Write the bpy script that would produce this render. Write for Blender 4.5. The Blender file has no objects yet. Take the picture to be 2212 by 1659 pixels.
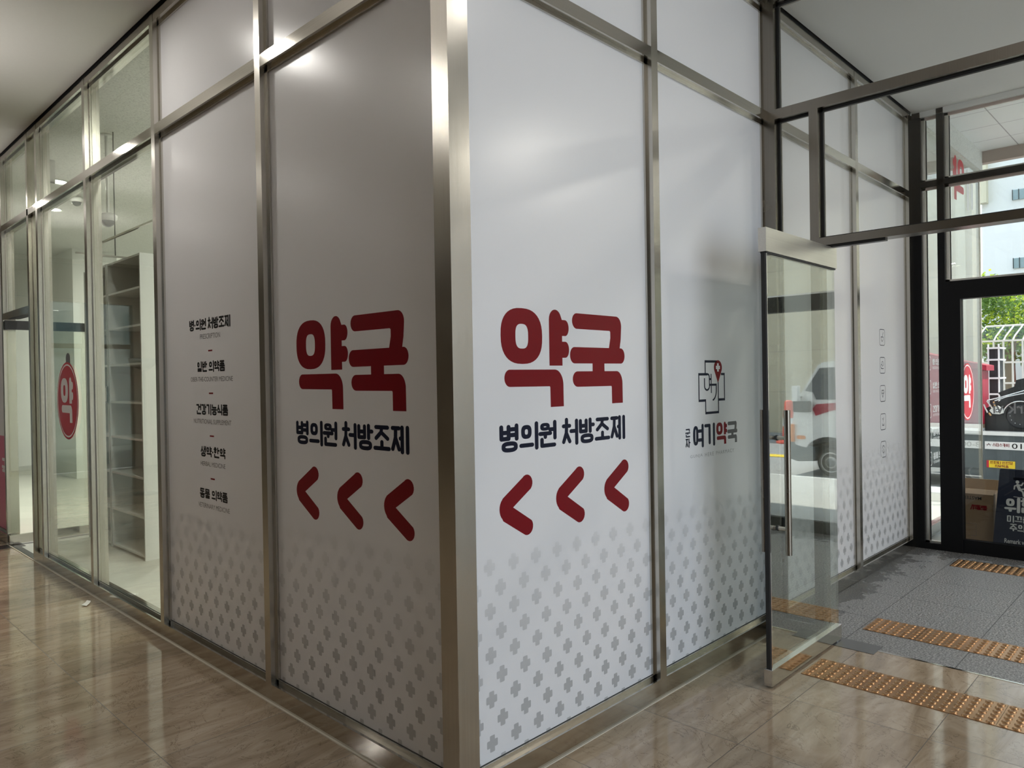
import bpy, math, random
from mathutils import Vector, Matrix
from mathutils.geometry import tessellate_polygon
R = random.Random(7)
PI = math.pi
S = bpy.context.scene
COL = S.collection

# ------------------------------------------------------------------ camera
CX, CY, CZ = -1.6654, -1.89149, 1.5
yaw, pitch, roll, FPX = 0.7689, -0.00751, -0.01666, 1587.39
fw = Vector((math.cos(pitch)*math.cos(yaw), math.cos(pitch)*math.sin(yaw), math.sin(pitch)))
r0 = Vector((math.sin(yaw), -math.cos(yaw), 0.0))
u0 = r0.cross(fw)
c_, s_ = math.cos(roll), math.sin(roll)
rt = r0*c_ + u0*s_
up = u0*c_ - r0*s_
cam = bpy.data.cameras.new('camera')
cam.sensor_width = 36.0
cam.lens = FPX*36.0/2212.0
cam.clip_start = 0.05
cam.clip_end = 300
co = bpy.data.objects.new('camera', cam)
COL.objects.link(co)
M = Matrix((rt, up, -fw)).transposed().to_4x4()
M.translation = Vector((CX, CY, CZ))
co.matrix_world = M
S.camera = co

# ------------------------------------------------------------------ world, sun, exposure
SKY = 3.5
w = bpy.data.worlds.new('world')
S.world = w
w.use_nodes = True
nt = w.node_tree
nt.nodes.clear()
wo = nt.nodes.new('ShaderNodeOutputWorld')
bg = nt.nodes.new('ShaderNodeBackground')
tc = nt.nodes.new('ShaderNodeTexCoord')
sx = nt.nodes.new('ShaderNodeSeparateXYZ')
cr = nt.nodes.new('ShaderNodeValToRGB')
cr.color_ramp.elements[0].position = 0.0
cr.color_ramp.elements[0].color = (0.80, 0.90, 1.0, 1)
cr.color_ramp.elements[1].position = 0.8
cr.color_ramp.elements[1].color = (0.58, 0.78, 1.0, 1)
nt.links.new(tc.outputs['Generated'], sx.inputs[0])
nt.links.new(sx.outputs['Z'], cr.inputs[0])
nt.links.new(cr.outputs[0], bg.inputs[0])
nt.links.new(bg.outputs[0], wo.inputs[0])
bg.inputs[1].default_value = SKY
sun = bpy.data.lights.new('sun', 'SUN')
sun.energy = 11.0
sun.angle = 0.02
sun.color = (1.0, 0.96, 0.88)
so = bpy.data.objects.new('sun', sun)
COL.objects.link(so)
so.rotation_euler = Vector((-0.35, 0.45, -1.0)).to_track_quat('-Z', 'Y').to_euler()
so.location = (4, -10, 20)
vs = S.view_settings
vs.view_transform = 'Standard'
vs.look = 'None'
vs.exposure = 0.03
vs.gamma = 1.0
vs.use_curve_mapping = False
S.cycles.use_denoising = True
S.cycles.max_bounces = 14
S.cycles.diffuse_bounces = 5
S.cycles.glossy_bounces = 8
S.cycles.transparent_max_bounces = 24
S.cycles.sample_clamp_indirect = 12.0
S.cycles.caustics_reflective = False


def area(name, loc, size, energy, color, target=None, portal=False, shape='DISK'):
    l = bpy.data.lights.new(name, 'AREA')
    l.shape = shape
    l.size = size[0]
    if shape in ('RECTANGLE', 'ELLIPSE'):
        l.size_y = size[1]
    l.energy = energy
    l.color = color
    o = bpy.data.objects.new(name, l)
    COL.objects.link(o)
    o.location = loc
    if target is not None:
        o.rotation_euler = (Vector(target)-Vector(loc)).to_track_quat('-Z', 'Y').to_euler()
    if portal:
        l.cycles.is_portal = True
    return o


# sky portals in the two glazed sides of the lobby
area('sky_portal_front', (8.6, -1.8, 1.9), (3.8, 5.0), 1, (1, 1, 1), (0, -1.8, 1.9), True, 'RECTANGLE')
area('sky_portal_right', (0.75, -5.2, 1.8), (3.8, 3.7), 1, (1, 1, 1), (0.75, 0, 1.8), True, 'RECTANGLE')

# ------------------------------------------------------------------ materials
MATS = {}


def nm(name):
    m = bpy.data.materials.new(name)
    m.use_nodes = True
    t = m.node_tree
    b = t.nodes['Principled BSDF']
    MATS[name] = m
    return m, t, b


def simple(name, col, rough=0.6, metal=0.0, spec=0.5, noise=0.0, nscale=40.0, bump=0.0, coat=0.0):
    m, t, b = nm(name)
    b.inputs['Base Color'].default_value = (*col, 1)
    b.inputs['Roughness'].default_value = rough
    b.inputs['Metallic'].default_value = metal
    b.inputs['Specular IOR Level'].default_value = spec
    b.inputs['Coat Weight'].default_value = coat
    if noise > 0 or bump > 0:
        tcn = t.nodes.new('ShaderNodeNewGeometry')
        n = t.nodes.new('ShaderNodeTexNoise')
        n.inputs['Scale'].default_value = nscale
        n.inputs['Detail'].default_value = 4
        t.links.new(tcn.outputs['Position'], n.inputs['Vector'])
        if noise > 0:
            mx = t.nodes.new('ShaderNodeMix')
            mx.data_type = 'RGBA'
            mx.inputs[6].default_value = (*[c*(1-noise) for c in col], 1)
            mx.inputs[7].default_value = (*[min(1, c*(1+noise)) for c in col], 1)
            t.links.new(n.outputs['Fac'], mx.inputs[0])
            t.links.new(mx.outputs[2], b.inputs['Base Color'])
        if bump > 0:
            bp = t.nodes.new('ShaderNodeBump')
            bp.inputs['Strength'].default_value = bump
            bp.inputs['Distance'].default_value = 0.002
            t.links.new(n.outputs['Fac'], bp.inputs['Height'])
            t.links.new(bp.outputs[0], b.inputs['Normal'])
    return m


def glass(name, tint, f0=0.05, rough=0.0):
    m = bpy.data.materials.new(name)
    m.use_nodes = True
    t = m.node_tree
    t.nodes.clear()
    o = t.nodes.new('ShaderNodeOutputMaterial')
    tr = t.nodes.new('ShaderNodeBsdfTransparent')
    tr.inputs[0].default_value = (*tint, 1)
    g = t.nodes.new('ShaderNodeBsdfGlossy')
    g.inputs['Roughness'].default_value = rough
    g.inputs['Color'].default_value = (0.96, 0.98, 0.97, 1)
    lw = t.nodes.new('ShaderNodeLayerWeight')
    lw.inputs[0].default_value = 0.5
    p = t.nodes.new('ShaderNodeMath')
    p.operation = 'POWER'
    p.inputs[1].default_value = 5
    mm = t.nodes.new('ShaderNodeMath')
    mm.operation = 'MULTIPLY_ADD'
    mm.inputs[1].default_value = 1-f0
    mm.inputs[2].default_value = f0
    mx = t.nodes.new('ShaderNodeMixShader')
    t.links.new(lw.outputs['Facing'], p.inputs[0])
    t.links.new(p.outputs[0], mm.inputs[0])
    t.links.new(mm.outputs[0], mx.inputs[0])
    t.links.new(tr.outputs[0], mx.inputs[1])
    t.links.new(g.outputs[0], mx.inputs[2])
    t.links.new(mx.outputs[0], o.inputs[0])
    MATS[name] = m
    return m


def emit(name, col, strength):
    m = bpy.data.materials.new(name)
    m.use_nodes = True
    t = m.node_tree
    t.nodes.clear()
    o = t.nodes.new('ShaderNodeOutputMaterial')
    e = t.nodes.new('ShaderNodeEmission')
    e.inputs[0].default_value = (*col, 1)
    e.inputs[1].default_value = strength
    t.links.new(e.outputs[0], o.inputs[0])
    MATS[name] = m
    return m


def N(t, kind, **kw):
    n = t.nodes.new(kind)
    for k, v in kw.items():
        setattr(n, k, v)
    return n


def math_node(t, op, a, b=None, c=None):
    n = t.nodes.new('ShaderNodeMath')
    n.operation = op
    for i, v in enumerate((a, b, c)):
        if v is None:
            continue
        if isinstance(v, (int, float)):
            n.inputs[i].default_value = v
        else:
            t.links.new(v, n.inputs[i])
    return n.outputs[0]


def mixc(t, f, a, b, mode='MIX'):
    n = t.nodes.new('ShaderNodeMix')
    n.data_type = 'RGBA'
    n.blend_type = mode
    for i, v in ((0, f), (6, a), (7, b)):
        if isinstance(v, (int, float)):
            n.inputs[i].default_value = v
        elif isinstance(v, tuple):
            n.inputs[i].default_value = (*v, 1)
        else:
            t.links.new(v, n.inputs[i])
    return n.outputs[2]


def noise(t, vec, scale, detail=4, rough=0.5, dist=0.0):
    n = t.nodes.new('ShaderNodeTexNoise')
    n.inputs['Scale'].default_value = scale
    n.inputs['Detail'].default_value = detail
    n.inputs['Roughness'].default_value = rough
    n.inputs['Distortion'].default_value = dist
    t.links.new(vec, n.inputs['Vector'])
    return n.outputs['Fac']


def ramp(t, f, stops):
    n = t.nodes.new('ShaderNodeValToRGB')
    e = n.color_ramp.elements
    while len(e) < len(stops):
        e.new(0.5)
    for k, (p, c) in enumerate(stops):
        e[k].position = p
        e[k].color = (*c, 1) if isinstance(c, tuple) else (c, c, c, 1)
    t.links.new(f, n.inputs[0])
    return n.outputs[0]


def vscale(t, vec, sc, rot=0.0):
    n = t.nodes.new('ShaderNodeMapping')
    n.inputs['Scale'].default_value = sc
    n.inputs['Rotation'].default_value = (0, 0, rot)
    t.links.new(vec, n.inputs['Vector'])
    return n.outputs[0]


def grid_lines(t, x, y, px, ox, py, oy, wd):
    fx = math_node(t, 'FRACT', math_node(t, 'DIVIDE', math_node(t, 'SUBTRACT', x, ox), px))
    fy = math_node(t, 'FRACT', math_node(t, 'DIVIDE', math_node(t, 'SUBTRACT', y, oy), py))
    lx = math_node(t, 'LESS_THAN', fx, wd/px)
    ly = math_node(t, 'LESS_THAN', fy, wd/py)
    ix = math_node(t, 'FLOOR', math_node(t, 'DIVIDE', math_node(t, 'SUBTRACT', x, ox), px))
    iy = math_node(t, 'FLOOR', math_node(t, 'DIVIDE', math_node(t, 'SUBTRACT', y, oy), py))
    cell = math_node(t, 'FRACT', math_node(t, 'MULTIPLY', math_node(t, 'SINE', math_node(t, 'ADD', math_node(t, 'MULTIPLY', ix, 12.9898), math_node(t, 'MULTIPLY', iy, 78.233))), 43758.5453))
    return math_node(t, 'MAXIMUM', lx, ly), cell


def steel(name, col=(0.60, 0.575, 0.52), rough=0.24, axis=2):
    m, t, b = nm(name)
    g = N(t, 'ShaderNodeNewGeometry')
    sc = [260, 260, 260]
    sc[axis] = 1.6
    v = vscale(t, g.outputs['Position'], tuple(sc))
    n = noise(t, v, 1.0, 3)
    n2 = noise(t, g.outputs['Position'], 5.0, 2)
    c = mixc(t, n, tuple(c*0.86 for c in col), tuple(min(1, c*1.08) for c in col))
    t.links.new(c, b.inputs['Base Color'])
    b.inputs['Metallic'].default_value = 1.0
    rr = math_node(t, 'MULTIPLY_ADD', n2, 0.10, rough-0.05)
    t.links.new(rr, b.inputs['Roughness'])
    bp = N(t, 'ShaderNodeBump')
    bp.inputs['Strength'].default_value = 0.05
    bp.inputs['Distance'].default_value = 0.0006
    t.links.new(n, bp.inputs['Height'])
    t.links.new(bp.outputs[0], b.inputs['Normal'])
    return m


def marble(name):
    m, t, b = nm(name)
    g = N(t, 'ShaderNodeNewGeometry')
    s = N(t, 'ShaderNodeSeparateXYZ')
    t.links.new(g.outputs['Position'], s.inputs[0])
    line, cell = grid_lines(t, s.outputs[0], s.outputs[1], 0.5483, -0.0015, 0.5515, 0.084, 0.0028)
    # each tile is cut from another part of the slab
    cv = N(t, 'ShaderNodeCombineXYZ')
    t.links.new(math_node(t, 'MULTIPLY', cell, 37.0), cv.inputs[2])
    ad = N(t, 'ShaderNodeVectorMath', operation='ADD')
    t.links.new(g.outputs['Position'], ad.inputs[0])
    t.links.new(cv.outputs[0], ad.inputs[1])
    v = vscale(t, ad.outputs[0], (1.6, 7.0, 1.0), 0.12)
    n1 = noise(t, v, 1.3, 8, 0.62, 1.2)
    n2 = noise(t, ad.outputs[0], 14.0, 6, 0.6)
    base = ramp(t, n1, [(0.30, (0.255, 0.180, 0.112)), (0.5, (0.385, 0.290, 0.196)), (0.72, (0.52, 0.42, 0.31))])
    base = mixc(t, math_node(t, 'MULTIPLY', n2, 0.28), base, (0.45, 0.385, 0.30))
    # thin veins
    vn = noise(t, ad.outputs[0], 3.2, 6, 0.65, 2.0)
    vein = math_node(t, 'LESS_THAN', math_node(t, 'ABSOLUTE', math_node(t, 'SUBTRACT', vn, 0.5)), 0.007)
    base = mixc(t, math_node(t, 'MULTIPLY', vein, 0.38), base, (0.09, 0.05, 0.025))
    tone = math_node(t, 'MULTIPLY_ADD', cell, 0.26, 0.86)
    base = mixc(t, 1.0, base, tone, 'MULTIPLY')
    base = mixc(t, line, base, (0.075, 0.055, 0.04))
    t.links.new(base, b.inputs['Base Color'])
    rr = math_node(t, 'MULTIPLY_ADD', n2, 0.04, 0.05)
    rr = math_node(t, 'MULTIPLY_ADD', line, 0.4, rr)
    t.links.new(rr, b.inputs['Roughness'])
    b.inputs['Specular IOR Level'].default_value = 0.8
    bp = N(t, 'ShaderNodeBump')
    bp.inputs['Strength'].default_value = 0.06
    bp.inputs['Distance'].default_value = 0.004
    t.links.new(noise(t, g.outputs['Position'], 2.5, 2), bp.inputs['Height'])
    t.links.new(bp.outputs[0], b.inputs['Normal'])
    return m


def granite(name):
    m, t, b = nm(name)
    g = N(t, 'ShaderNodeNewGeometry')
    s = N(t, 'ShaderNodeSeparateXYZ')
    t.links.new(g.outputs['Position'], s.inputs[0])
    line, cell = grid_lines(t, s.outputs[0], s.outputs[1], 0.56, 2.515+0.0, 0.56, -0.351, 0.004)
    n1 = noise(t, g.outputs['Position'], 95.0, 4, 0.8)
    n2 = noise(t, g.outputs['Position'], 9.0, 5, 0.6)
    base = ramp(t, n1, [(0.38, (0.05, 0.05, 0.05)), (0.5, (0.25, 0.248, 0.243)), (0.62, (0.62, 0.62, 0.61))])
    base = mixc(t, math_node(t, 'MULTIPLY', n2, 0.35), base, (0.20, 0.195, 0.185))
    # damp dark patches along the wall and the front door
    n3 = noise(t, g.outputs['Position'], 6.0, 8, 0.72, 0.3)
    dx = math_node(t, 'MULTIPLY_ADD', s.outputs[1], 1.05, 0.16)
    dz = math_node(t, 'MULTIPLY', math_node(t, 'SUBTRACT', s.outputs[0], 4.95), 0.9)
    near = math_node(t, 'MAXIMUM', dx, dz)
    wet = math_node(t, 'GREATER_THAN', math_node(t, 'ADD', n3, near), 0.53)
    base = mixc(t, math_node(t, 'MULTIPLY', wet, 0.52), base, (0.045, 0.044, 0.043))
    base = mixc(t, line, base, (0.03, 0.03, 0.03))
    t.links.new(base, b.inputs['Base Color'])
    rr = math_node(t, 'MULTIPLY_ADD', wet, -0.08, 0.34)
    t.links.new(rr, b.inputs['Roughness'])
    bp = N(t, 'ShaderNodeBump')
    bp.inputs['Strength'].default_value = 0.75
    bp.inputs['Distance'].default_value = 0.003
    t.links.new(noise(t, g.outputs['Position'], 130.0, 3, 0.7), bp.inputs['Height'])
    t.links.new(bp.outputs[0], b.inputs['Normal'])
    return m


def film(name, col=(0.80, 0.80, 0.815)):
    m, t, b = nm(name)
    g = N(t, 'ShaderNodeNewGeometry')
    n = noise(t, g.outputs['Position'], 420.0, 2)
    t.links.new(mixc(t, n, tuple(c*0.97 for c in col), col), b.inputs['Base Color'])
    b.inputs['Roughness'].default_value = 0.245
    b.inputs['Specular IOR Level'].default_value = 0.5
    bp = N(t, 'ShaderNodeBump')
    bp.inputs['Strength'].default_value = 0.12
    bp.inputs['Distance'].default_value = 0.0008
    t.links.new(n, bp.inputs['Height'])
    t.links.new(bp.outputs[0], b.inputs['Normal'])
    return m


def cross_ink(name, top):
    # printed grey that is screened out to the film's white higher up the sheet
    m, t, b = nm(name)
    g = N(t, 'ShaderNodeNewGeometry')
    s = N(t, 'ShaderNodeSeparateXYZ')
    t.links.new(g.outputs['Position'], s.inputs[0])
    mr = N(t, 'ShaderNodeMapRange')
    mr.inputs['From Min'].default_value = 0.25
    mr.inputs['From Max'].default_value = top
    t.links.new(s.outputs[2], mr.inputs['Value'])
    c = mixc(t, mr.outputs[0], (0.45, 0.455, 0.46), (0.75, 0.75, 0.76))
    t.links.new(c, b.inputs['Base Color'])
    b.inputs['Roughness'].default_value = 0.30
    return m


def stone(name, c1, c2, pu, pv, lw=0.012, ou=0.0, ov=0.0):
    m, t, b = nm(name)
    g = N(t, 'ShaderNodeNewGeometry')
    s = N(t, 'ShaderNodeSeparateXYZ')
    t.links.new(g.outputs['Position'], s.inputs[0])
    h = math_node(t, 'ADD', s.outputs[0], s.outputs[1])
    line, cell = grid_lines(t, h, s.outputs[2], pu, ou, pv, ov, lw)
    n = noise(t, g.outputs['Position'], 2.2, 6, 0.6, 0.5)
    base = mixc(t, n, c1, c2)
    base = mixc(t, 1.0, base, math_node(t, 'MULTIPLY_ADD', cell, 0.14, 0.9), 'MULTIPLY')
    base = mixc(t, math_node(t, 'MULTIPLY', line, 0.55), base, (0.16, 0.14, 0.12))
    t.links.new(base, b.inputs['Base Color'])
    b.inputs['Roughness'].default_value = 0.55
    return m


def acoustic(name):
    m, t, b = nm(name)
    g = N(t, 'ShaderNodeNewGeometry')
    s = N(t, 'ShaderNodeSeparateXYZ')
    t.links.new(g.outputs['Position'], s.inputs[0])
    line, cell = grid_lines(t, s.outputs[0], s.outputs[1], 0.3, 0.02, 0.6, 0.1, 0.003)
    n = noise(t, g.outputs['Position'], 70.0, 3, 0.75)
    base = ramp(t, n, [(0.36, (0.40, 0.41, 0.39)), (0.5, (0.70, 0.71, 0.68)), (1.0, (0.76, 0.77, 0.74))])
    base = mixc(t, math_node(t, 'MULTIPLY', line, 0.5), base, (0.3, 0.3, 0.28))
    t.links.new(base, b.inputs['Base Color'])
    b.inputs['Roughness'].default_value = 0.9
    return m


def leaf(name, c1, c2):
    m, t, b = nm(name)
    oi = N(t, 'ShaderNodeNewGeometry')
    n = noise(t, oi.outputs['Position'], 3.0, 3)
    c = mixc(t, n, c1, c2)
    t.links.new(c, b.inputs['Base Color'])
    b.inputs['Roughness'].default_value = 0.5
    tl = N(t, 'ShaderNodeBsdfTranslucent')
    t.links.new(c, tl.inputs[0])
    mx = N(t, 'ShaderNodeMixShader')
    mx.inputs[0].default_value = 0.5
    t.links.new(b.outputs[0], mx.inputs[1])
    t.links.new(tl.outputs[0], mx.inputs[2])
    t.links.new(mx.outputs[0], t.nodes['Material Output'].inputs[0])
    return m


steel('steel')
steel('steel_h', rough=0.13, axis=0)
steel('steel_dark', (0.27, 0.245, 0.21), 0.26)
steel('steel_y', rough=0.11, axis=1)
steel('steel_gold', (0.50, 0.285, 0.14), 0.30, 1)
steel('steel_satin', (0.78, 0.76, 0.71), 0.36, 0)
marble('marble')
granite('granite')
film('film')
cross_ink('cross_ink', 1.0)
simple('ink_red', (0.190, 0.003, 0.009), 0.34, spec=0.25)
simple('ink_navy', (0.006, 0.009, 0.026), 0.34, spec=0.22)
simple('ink_black', (0.006, 0.006, 0.007), 0.36, spec=0.2)
simple('ink_grey', (0.10, 0.10, 0.105), 0.35)
simple('ink_soft', (0.28, 0.285, 0.29), 0.35)
simple('sticker_red', (0.52, 0.012, 0.035), 0.35)
simple('sticker_white', (0.82, 0.82, 0.82), 0.4)
simple('ceiling_paint', (0.74, 0.735, 0.71), 0.9, noise=0.02, nscale=60)
simple('wall_paint', (0.70, 0.71, 0.68), 0.8, noise=0.03, nscale=3)
simple('black_frame', (0.005, 0.005, 0.0055), 0.5, spec=0.18)
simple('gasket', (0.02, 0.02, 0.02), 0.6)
simple('sealant', (0.62, 0.57, 0.47), 0.5)
simple('white_laminate', (0.78, 0.79, 0.77), 0.35)
simple('cardboard', (0.25, 0.165, 0.10), 0.8, noise=0.08, nscale=20)
simple('sign_navy', (0.012, 0.018, 0.045), 0.4)
simple('sign_white', (0.78, 0.80, 0.82), 0.5)
simple('asphalt', (0.27, 0.27, 0.275), 0.85, noise=0.2, nscale=30)
simple('truck_white', (0.80, 0.80, 0.80), 0.25, coat=0.4)
simple('truck_red', (0.40, 0.012, 0.045), 0.35, noise=0.15, nscale=4)
simple('truck_dark', (0.075, 0.095, 0.105), 0.45, noise=0.2, nscale=6)
simple('machine_black', (0.018, 0.020, 0.024), 0.45, noise=0.2, nscale=10)
simple('rubber', (0.02, 0.02, 0.021), 0.7)
simple('chrome', (0.75, 0.75, 0.75), 0.2, 1.0)
simple('amber', (0.80, 0.24, 0.02), 0.25)
simple('yellow', (0.85, 0.60, 0.02), 0.45)
simple('window_dark', (0.03, 0.035, 0.04), 0.06, spec=0.8)
simple('cone_red', (0.75, 0.09, 0.05), 0.5)
simple('soffit_panel', (0.80, 0.81, 0.80), 0.35)
simple('soffit_edge', (0.45, 0.36, 0.32), 0.6)
simple('bark', (0.14, 0.10, 0.07), 0.9, noise=0.3, nscale=12)
simple('building_white', (0.82, 0.82, 0.81), 0.7)
simple('building_cream', (0.72, 0.66, 0.50), 0.7)
simple('pane_blue', (0.30, 0.40, 0.43), 0.15)
simple('pink', (0.62, 0.16, 0.26), 0.4)
simple('camera_plastic', (0.74, 0.74, 0.72), 0.35)
simple('dark_metal', (0.06, 0.06, 0.06), 0.35, 0.8)
simple('plate_grey', (0.20, 0.20, 0.20), 0.35, 0.7)
simple('paper', (0.85, 0.83, 0.78), 0.8)
simple('brass', (0.70, 0.42, 0.20), 0.35, 1.0)
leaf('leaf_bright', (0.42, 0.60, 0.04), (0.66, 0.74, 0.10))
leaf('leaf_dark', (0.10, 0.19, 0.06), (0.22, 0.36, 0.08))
stone('stone_beige', (0.54, 0.46, 0.32), (0.64, 0.57, 0.43), 3.0, 1.16, 0.014, 0.4, 0.98)
stone('stone_dark', (0.10, 0.075, 0.052), (0.14, 0.105, 0.075), 0.9, 0.6, 0.006)
stone('stone_lobby', (0.42, 0.36, 0.28), (0.50, 0.44, 0.36), 0.9, 0.6, 0.006)
stone('pavement_tile', (0.42, 0.42, 0.41), (0.50, 0.50, 0.49), 0.6, 50.0, 0.01)
stone('shop_tile', (0.50, 0.50, 0.46), (0.56, 0.56, 0.52), 0.6, 50.0, 0.004)
stone('tile_white', (0.72, 0.73, 0.72), (0.80, 0.80, 0.79), 0.45, 0.45, 0.02)
acoustic('acoustic')
glass('glass', (0.93, 0.96, 0.93))
glass('glass_front', (0.78, 0.78, 0.76), 0.028)
glass('glass_door', (0.86, 0.89, 0.86), 0.24)
glass('glass_tint', (0.30, 0.32, 0.31))
glass('glass_clear', (0.97, 0.98, 0.975), 0.045)
glass('glass_shop', (0.90, 0.915, 0.87), 0.06)
emit('lamp_glow', (1.0, 0.96, 0.90), 75.0)
emit('lamp_bright', (1.0, 0.96, 0.90), 170.0)
emit('lamp_lobby', (1.0, 0.96, 0.90), 22.0)
emit('lamp_shop', (0.95, 1.0, 0.93), 14.0)
emit('panel_glow', (1.0, 1.0, 0.97), 2.2)


# ------------------------------------------------------------------ mesh helpers
class MB:
    def __init__(self):
        self.v, self.f, self.m, self.sm, self.mats = [], [], [], [], []

    def mi(self, mat):
        if mat not in self.mats:
            self.mats.append(mat)
        return self.mats.index(mat)

    def add(self, vs_, fs, mat, smooth=False):
        o = len(self.v)
        k = self.mi(mat)
        self.v += [tuple(v) for v in vs_]
        for f in fs:
            self.f.append([i+o for i in f])
            self.m.append(k)
            self.sm.append(smooth)

    def box(self, a, b, mat):
        x0, y0, z0 = (min(a[i], b[i]) for i in range(3))
        x1, y1, z1 = (max(a[i], b[i]) for i in range(3))
        self.add([(x0, y0, z0), (x1, y0, z0), (x1, y1, z0), (x0, y1, z0), (x0, y0, z1), (x1, y0, z1), (x1, y1, z1), (x0, y1, z1)],
                 [(0, 3, 2, 1), (4, 5, 6, 7), (0, 1, 5, 4), (1, 2, 6, 5), (2, 3, 7, 6), (3, 0, 4, 7)], mat)

    def prism(self, poly, fn0, fn1, mat):
        """poly: list of 2-D points; fn0/fn1 map them to the two 3-D ends."""
        n = len(poly)
        vs_ = [fn0(*p) for p in poly] + [fn1(*p) for p in poly]
        tri = tessellate_polygon([[Vector((p[0], p[1], 0)) for p in poly]])
        fs = [tuple(t) for t in tri] + [tuple(i+n for i in reversed(t)) for t in tri]
        fs += [(i, (i+1) % n, (i+1) % n+n, i+n) for i in range(n)]
        self.add(vs_, fs, mat)

    def tube(self, pts, r, mat, n=10, cap=True):
        pts = [Vector(p) for p in pts]
        rings = []
        prev = None
        for i, p in enumerate(pts):
            d = (pts[min(i+1, len(pts)-1)]-pts[max(i-1, 0)]).normalized()
            if prev is None:
                a = d.orthogonal().normalized()
            else:
                a = (prev - d*prev.dot(d)).normalized()
            prev = a
            b = d.cross(a)
            rr = r[i] if isinstance(r, (list, tuple)) else r
            rings.append([p + (a*math.cos(2*PI*k/n)+b*math.sin(2*PI*k/n))*rr for k in range(n)])
        vs_ = [v for ring in rings for v in ring]
        fs = []
        for i in range(len(rings)-1):
            for k in range(n):
                fs.append((i*n+k, i*n+(k+1) % n, (i+1)*n+(k+1) % n, (i+1)*n+k))
        self.add(vs_, fs, mat, True)
        if cap:
            self.add(rings[0], [tuple(reversed(range(n)))], mat)
            self.add(rings[-1], [tuple(range(n))], mat)

    def lathe(self, prof, org, axis, mat, n=24, smooth=True):
        """prof: list of (radius, offset along axis)."""
        ax = Vector(axis).normalized()
        a = ax.orthogonal().normalized()
        b = ax.cross(a)
        org = Vector(org)
        vs_ = []
        for r, h in prof:
            for k in range(n):
                vs_.append(org + ax*h + (a*math.cos(2*PI*k/n)+b*math.sin(2*PI*k/n))*r)
        fs = []
        for i in range(len(prof)-1):
            for k in range(n):
                fs.append((i*n+k, i*n+(k+1) % n, (i+1)*n+(k+1) % n, (i+1)*n+k))
        self.add(vs_, fs, mat, smooth)

    def ink(self, fn, pts, fs, mat):
        """print on a plane: every stroke lies a hair above the one before, so that overlaps stay clean"""
        o = Vector(fn(0, 0))
        n = (Vector(fn(1, 0))-o).cross(Vector(fn(0, 1))-o).normalized()
        self.k = (getattr(self, 'k', -1)+1) % 44
        n = n*(self.k*6e-6)
        self.add([tuple(Vector(fn(*p))+n) for p in pts], fs, mat)

    def flat(self, polys, fn, mat):
        """polys: outer loop followed by hole loops, in plane coordinates."""
        pts = [p for lp in polys for p in lp]
        tri = tessellate_polygon([[Vector((p[0], p[1], 0)) for p in lp] for lp in polys])
        self.ink(fn, pts, [tuple(t) for t in tri], mat)

    def build(self, name, parent=None):
        me = bpy.data.meshes.new(name)
        me.from_pydata(self.v, [], self.f)
        for k in self.mats:
            me.materials.append(MATS[k])
        me.polygons.foreach_set('material_index', self.m)
        me.polygons.foreach_set('use_smooth', self.sm)
        me.update()
        o = bpy.data.objects.new(name, me)
        COL.objects.link(o)
        if parent is not None:
            o.parent = parent
            o.matrix_parent_inverse = parent.matrix_world.inverted()
        return o


def box(name, a, b, mat, parent=None):
    m = MB()
    m.box(a, b, mat)
    return m.build(name, parent)


def empty(name, loc=(0, 0, 0)):
    o = bpy.data.objects.new(name, None)
    o.empty_display_size = 0.1
    COL.objects.link(o)
    o.location = loc
    o.matrix_world = Matrix.Translation(Vector(loc))
    return o


def tag(o, label, cat, group=None, kind=None):
    o['label'] = label
    o['category'] = cat
    if group:
        o['group'] = group
    if kind:
        o['kind'] = kind
    return o


def struct(o, label=None):
    o['kind'] = 'structure'
    if label:
        o['label'] = label
    return o


# ------------------------------------------------------------------ lettering
def arc(cx, cy, rx, ry, a0, a1, n=10):
    return [(cx+rx*math.cos(math.radians(a0+(a1-a0)*i/n)), cy+ry*math.sin(math.radians(a0+(a1-a0)*i/n))) for i in range(n+1)]


def superellipse(cx, cy, rx, ry, p=2.4, n=40):
    out = []
    for i in range(n):
        a = 2*PI*i/n
        c, s = math.cos(a), math.sin(a)
        out.append((cx+rx*math.copysign(abs(c)**(2/p), c), cy+ry*math.copysign(abs(s)**(2/p), s)))
    return out


def rrect(x0, y0, x1, y1, r, n=6):
    return arc(x1-r, y1-r, r, r, 0, 90, n)+arc(x0+r, y1-r, r, r, 90, 180, n)+arc(x0+r, y0+r, r, r, 180, 270, n)+arc(x1-r, y0+r, r, r, 270, 360, n)


def stroke(mb, pts, w_, fn, mat, caps=True, n=8):
    """a pen stroke of width w_ (or (wx, wy)) along pts in plane coordinates"""
    h = w_/2
    for i in range(len(pts)-1):
        (x0, y0), (x1, y1) = pts[i], pts[i+1]
        dx, dy = x1-x0, y1-y0
        L = math.hypot(dx, dy)
        if L < 1e-9:
            continue
        nx, ny = -dy/L*h, dx/L*h
        mb.ink(fn, [(x0+nx, y0+ny), (x0-nx, y0-ny), (x1-nx, y1-ny), (x1+nx, y1+ny)], [(0, 1, 2, 3)], mat)
    rng = range(len(pts)) if caps else range(1, len(pts)-1)
    for i in rng:
        x, y = pts[i]
        mb.ink(fn, [(x+h*math.cos(2*PI*k/16), y+h*math.sin(2*PI*k/16)) for k in range(16)], [tuple(range(16))], mat)


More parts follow.
